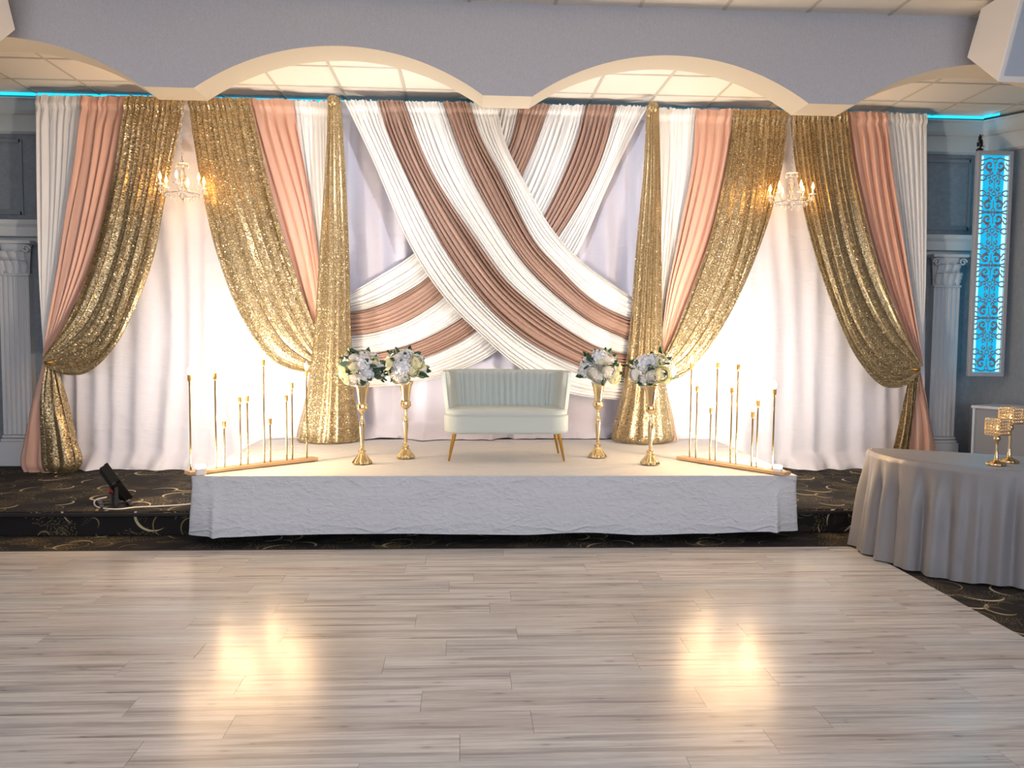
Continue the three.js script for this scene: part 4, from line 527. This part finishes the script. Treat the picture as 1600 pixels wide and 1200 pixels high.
function candleHolder(label, x, z, h) {
  const t = thing('candle_holder', label, 'candle holder', [x, TABLE + 0.002, z], 0.35, 'crystal candle holders on the table');
  part('foot', lathe([[0.001, 0], [0.056, 0], [0.06, 0.005], [0.05, 0.014], [0.03, 0.024], [0.014, 0.034], [0.012, 0.045]], 48, 0.07, 9, 0.02), M.gold, t);
  part('stem', lathe([[0.012, 0.04], [0.014, 0.05], [0.009, 0.06], [0.0075, 0.1], [0.0075, h - 0.06], [0.012, h - 0.045], [0.02, h - 0.035], [0.022, h - 0.022], [0.014, h - 0.01], [0.03, h], [0.001, h + 0.002]], 24), M.gold, t);
  const cup = part('cup', box(0.104, 0.004, 0.104, 0, h, 0), M.goldSatin, t); const beads = [], wires = []; const w = 0.052, rows = 5, n = 5;
  for (let j = 0; j < rows; j++) for (let s = 0; s < 4; s++) for (let i = 0; i < n; i++) { const a = -w + (i + 0.5) * 2 * w / n, y = h + 0.012 + j * 0.021; const p = s === 0 ? [a, w] : s === 1 ? [w, -a] : s === 2 ? [-a, -w] : [-w, a]; beads.push(new THREE.IcosahedronGeometry(0.0095, 0).translate(p[0], y, p[1])); }
  for (let j = 0; j <= rows; j++) { const y = h + 0.002 + j * 0.021; wires.push(box(2 * w, 0.003, 0.003, 0, y, w), box(2 * w, 0.003, 0.003, 0, y, -w), box(0.003, 0.003, 2 * w, w, y, 0), box(0.003, 0.003, 2 * w, -w, y, 0)); } for (const [a, b] of [[w, w], [w, -w], [-w, w], [-w, -w]]) wires.push(box(0.003, 0.107, 0.003, a, h + 0.0535, b));
  part('frame', merge(wires), M.gold, cup); const cb = part('crystal_beads', merge(beads), std({ color: 0xe6dcc6, metalness: 0.75, roughness: 0.12 }), cup); 
}
candleHolder('gold candle holder with crystal cube cup, front one on the table', 3.495, -5.17, 0.2);
candleHolder('gold candle holder with crystal cube cup, taller one behind, at the picture edge', 3.665, -5.29, 0.262);
for (const [x, z, h, label] of [[3.495, -5.17, 0.2, 'small glowing candle inside the front crystal cup'], [3.665, -5.29, 0.262, 'small glowing candle inside the taller crystal cup']]) {
  const t = thing('tealight', label, 'candle', [x, TABLE + 0.002 + h + 0.003, z], 0, 'candles in the crystal cups'); part('wax', cyl(0.02, 0.02, 0.03, 0, 0.015, 0, 18), std({ color: 0xe9d9a8, roughness: 0.5 }), t); part('flame', lathe([[0.003, 0.03], [0.007, 0.038], [0.005, 0.05], [0.0005, 0.06]], 10), M.flame, t);
  const l = new THREE.PointLight(0xffb04c, 0.006, 0, 2); l.position.set(x, TABLE + h + 0.047, z); l.castShadow = true; scene.add(l);
}

// ---------------------------------------------------------------- lattice light panel, ornament, counter on the right
{
  const t = thing('lattice_panel', 'tall narrow white panel with scroll fretwork glowing cyan on the right wall', 'light panel', [5.47, 2.36, -8.34]); const W = 0.385, H = 2.34, f = 0.042;
  part('frame', merge([rbox(f, H, 0.05, 0.006, -W / 2 + f / 2, 0, 0), rbox(f, H, 0.05, 0.006, W / 2 - f / 2, 0, 0), rbox(W - 2 * f + 0.01, f, 0.05, 0.006, 0, H / 2 - f / 2, 0), rbox(W - 2 * f + 0.01, f, 0.05, 0.006, 0, -H / 2 + f / 2, 0)]), M.panelFrame, t);
  part('backlight', box(W - 2 * f, H - 2 * f, 0.01, 0, 0, -0.012), M.cyan, t); for (const s of [-1, 1]) part('edge_light', box(0.034, H - 2 * f - 0.02, 0.008, s * (W / 2 - f - 0.018), 0, -0.004), M.cyanPale, t);
  part('wall_bracket', box(0.1, 1.6, 0.2, 0.1, 0, -0.125), M.black, t);
  const list = [], z = 0.014, iw = W / 2 - f; const U = 0.274; const rib = (pts, r = 0.0065) => list.push(new THREE.TubeGeometry(new THREE.CatmullRomCurve3(pts), Math.max(10, pts.length * 2), r * 1.15, 4));
  for (let k = 0; k < 8; k++) { const c = H / 2 - f - 0.04 - (k + 0.5) * U, fl = k % 2 ? -1 : 1; const Y = y => c + fl * y;
    for (const s of [-1, 1]) {
      const spiral = (cx, cy, r, a0, turns, dir, r0) => { const p = []; const n = 22; for (let i = 0; i <= n; i++) { const q = i / n, a = a0 + dir * q * turns, R = lerp(r, r * 0.22, q); p.push(V(s * (cx + R * Math.cos(a)), Y(cy + R * Math.sin(a)), z)); } rib(p, r0); };
      spiral(0.058, 0.07, 0.046, -2.2, 6.6, 1, 0.0085); spiral(0.06, 0.07, 0.064, -1.9, 3.4, 1, 0.007); spiral(0.032, -0.005, 0.026, 1.2, 5.4, -1, 0.0065); spiral(0.034, -0.10, 0.026, -1.2, 5.4, 1, 0.0065); spiral(0.062, -0.052, 0.026, 0.4, 5.6, 1, 0.0065);
      rib([V(s * 0.008, Y(0.13), z), V(s * 0.05, Y(0.145), z), V(s * 0.1, Y(0.13), z), V(s * iw, Y(0.118), z)]); rib([V(s * 0.09, Y(-0.05), z), V(s * 0.12, Y(-0.03), z), V(s * iw, Y(-0.035), z)]); rib([V(s * 0.085, Y(-0.06), z), V(s * 0.12, Y(-0.085), z), V(s * iw, Y(-0.08), z)]); rib([V(s * 0.11, Y(0.05), z), V(s * 0.13, Y(0.02), z), V(s * iw, Y(0.02), z)]);
      rib([V(s * 0.115, Y(0.09), z), V(s * 0.13, Y(0.075), z), V(s * iw, Y(0.07), z)]);
    }
    const loop = []; for (let i = 0; i <= 16; i++) { const a = i / 16 * 6.2832; loop.push(V(0.014 * Math.sin(a) * (1.2 - 0.4 * Math.cos(a)), Y(0.118 + 0.02 * Math.cos(a)), z)); } rib(loop, 0.005); const l2 = []; for (let i = 0; i <= 16; i++) { const a = i / 16 * 6.2832; l2.push(V(0.022 * Math.sin(a), Y(-0.052 + 0.02 * Math.cos(a)), z)); } rib(l2, 0.005);
    rib([V(0, Y(0.098), z), V(0, Y(0.06), z), V(0, Y(0.02), z)], 0.005); rib([V(0, Y(-0.072), z), V(0, Y(-0.1), z), V(0, Y(-0.14), z)], 0.005);
  }
  part('fretwork', merge(list), M.fret, t);
  const l = new THREE.RectAreaLight(CYAN, 1.2, W - 2 * f, H - 2 * f); l.position.set(5.47, 2.36, -8.34 + 0.034); l.lookAt(5.47, 2.36, 0); scene.add(l);
}
{
  const t = thing('spot_lamp', 'small glossy black lamp standing on top of the cyan lattice panel', 'lamp', [5.30, 3.532, -8.33]); part('base', lathe([[0.001, 0], [0.034, 0], [0.036, 0.008], [0.02, 0.02], [0.012, 0.03]], 20), M.blackGloss, t);
  part('body', lathe([[0.012, 0.028], [0.026, 0.04], [0.03, 0.07], [0.026, 0.1], [0.014, 0.115], [0.018, 0.13], [0.01, 0.15], [0.001, 0.168]], 20), M.blackGloss, t); for (const [x, y] of [[0.028, 0.04], [-0.03, 0.085], [0.012, 0.15], [-0.02, 0.03]]) part('knob', new THREE.SphereGeometry(0.011, 12, 8).translate(x, y, 0.018), M.silver, t);
}
{
  const t = thing('counter', 'grey box-shaped counter against the angled right wall behind the draped table', 'counter', [5.24, STAGE_Y, -8.16], Math.PI / 2 + SPLAY - Math.PI + Math.PI / 2 - Math.PI / 2);
  // local x runs along the angled wall towards the camera, local z towards the room
  t.rotation.y = -Math.atan2(0.84, 0.54); const L = 1.25, D = 0.5, h = 0.7;
  part('body', box(L, h - 0.03, D - 0.02, L / 2, (h - 0.03) / 2, -D / 2), M.counter, t); part('top', rbox(L + 0.03, 0.03, D + 0.01, 0.006, L / 2, h - 0.015, -D / 2 + 0.005), M.counterTop, t); part('edge_post', rbox(0.025, h - 0.03, 0.03, 0.005, 0.0125, (h - 0.03) / 2, -0.005), M.counterTop, t); part('edge_post', rbox(0.025, h - 0.03, 0.03, 0.005, L - 0.0125, (h - 0.03) / 2, -0.005), M.counterTop, t);
}

// ---------------------------------------------------------------- loudspeakers hung in front of the beam, tilted down
function loudspeaker(label, x, flip) { // side outline in (z, y), extruded across
  const t = thing('loudspeaker', label, 'loudspeaker', [x, 0, 0], 0, 'white loudspeakers hung at the beam');
  const s = new THREE.Shape(); const P = [[-5.71, 3.9], [-5.846, 3.62], [-5.50, 3.352], [-5.30, 3.86], [-5.345, 3.9]]; P.forEach(([z, y], i) => i ? s.lineTo(-z, y) : s.moveTo(-z, y)); s.closePath();
  const W = 0.62, g = new THREE.ExtrudeGeometry(s, { depth: W - 0.03, bevelEnabled: true, bevelSize: 0.012, bevelThickness: 0.015, bevelSegments: 3 }); g.rotateY(Math.PI / 2); // shape x -> -z, depth -> +x
  g.translate(flip ? -W + 0.015 : 0.015, 0, 0); part('cabinet', g, M.speaker, t);
  const gr = part('grille', rbox(W - 0.06, 0.50, 0.02, 0.008), M.grille, t); gr.position.set((flip ? -1 : 1) * W / 2, 3.606, -5.395); gr.rotation.x = -Math.atan2(0.2, 0.508) * -1;
  part('bracket', box(0.05, 0.03, 0.2, (flip ? -1 : 1) * W / 2, 3.915, -5.82), M.black, t);
}
loudspeaker('white loudspeaker hung tilted at the right end of the arched beam', 3.6, false);
loudspeaker('white loudspeaker hung tilted at the left end of the arched beam', -3.05, true);

renderer.render(scene, camera);
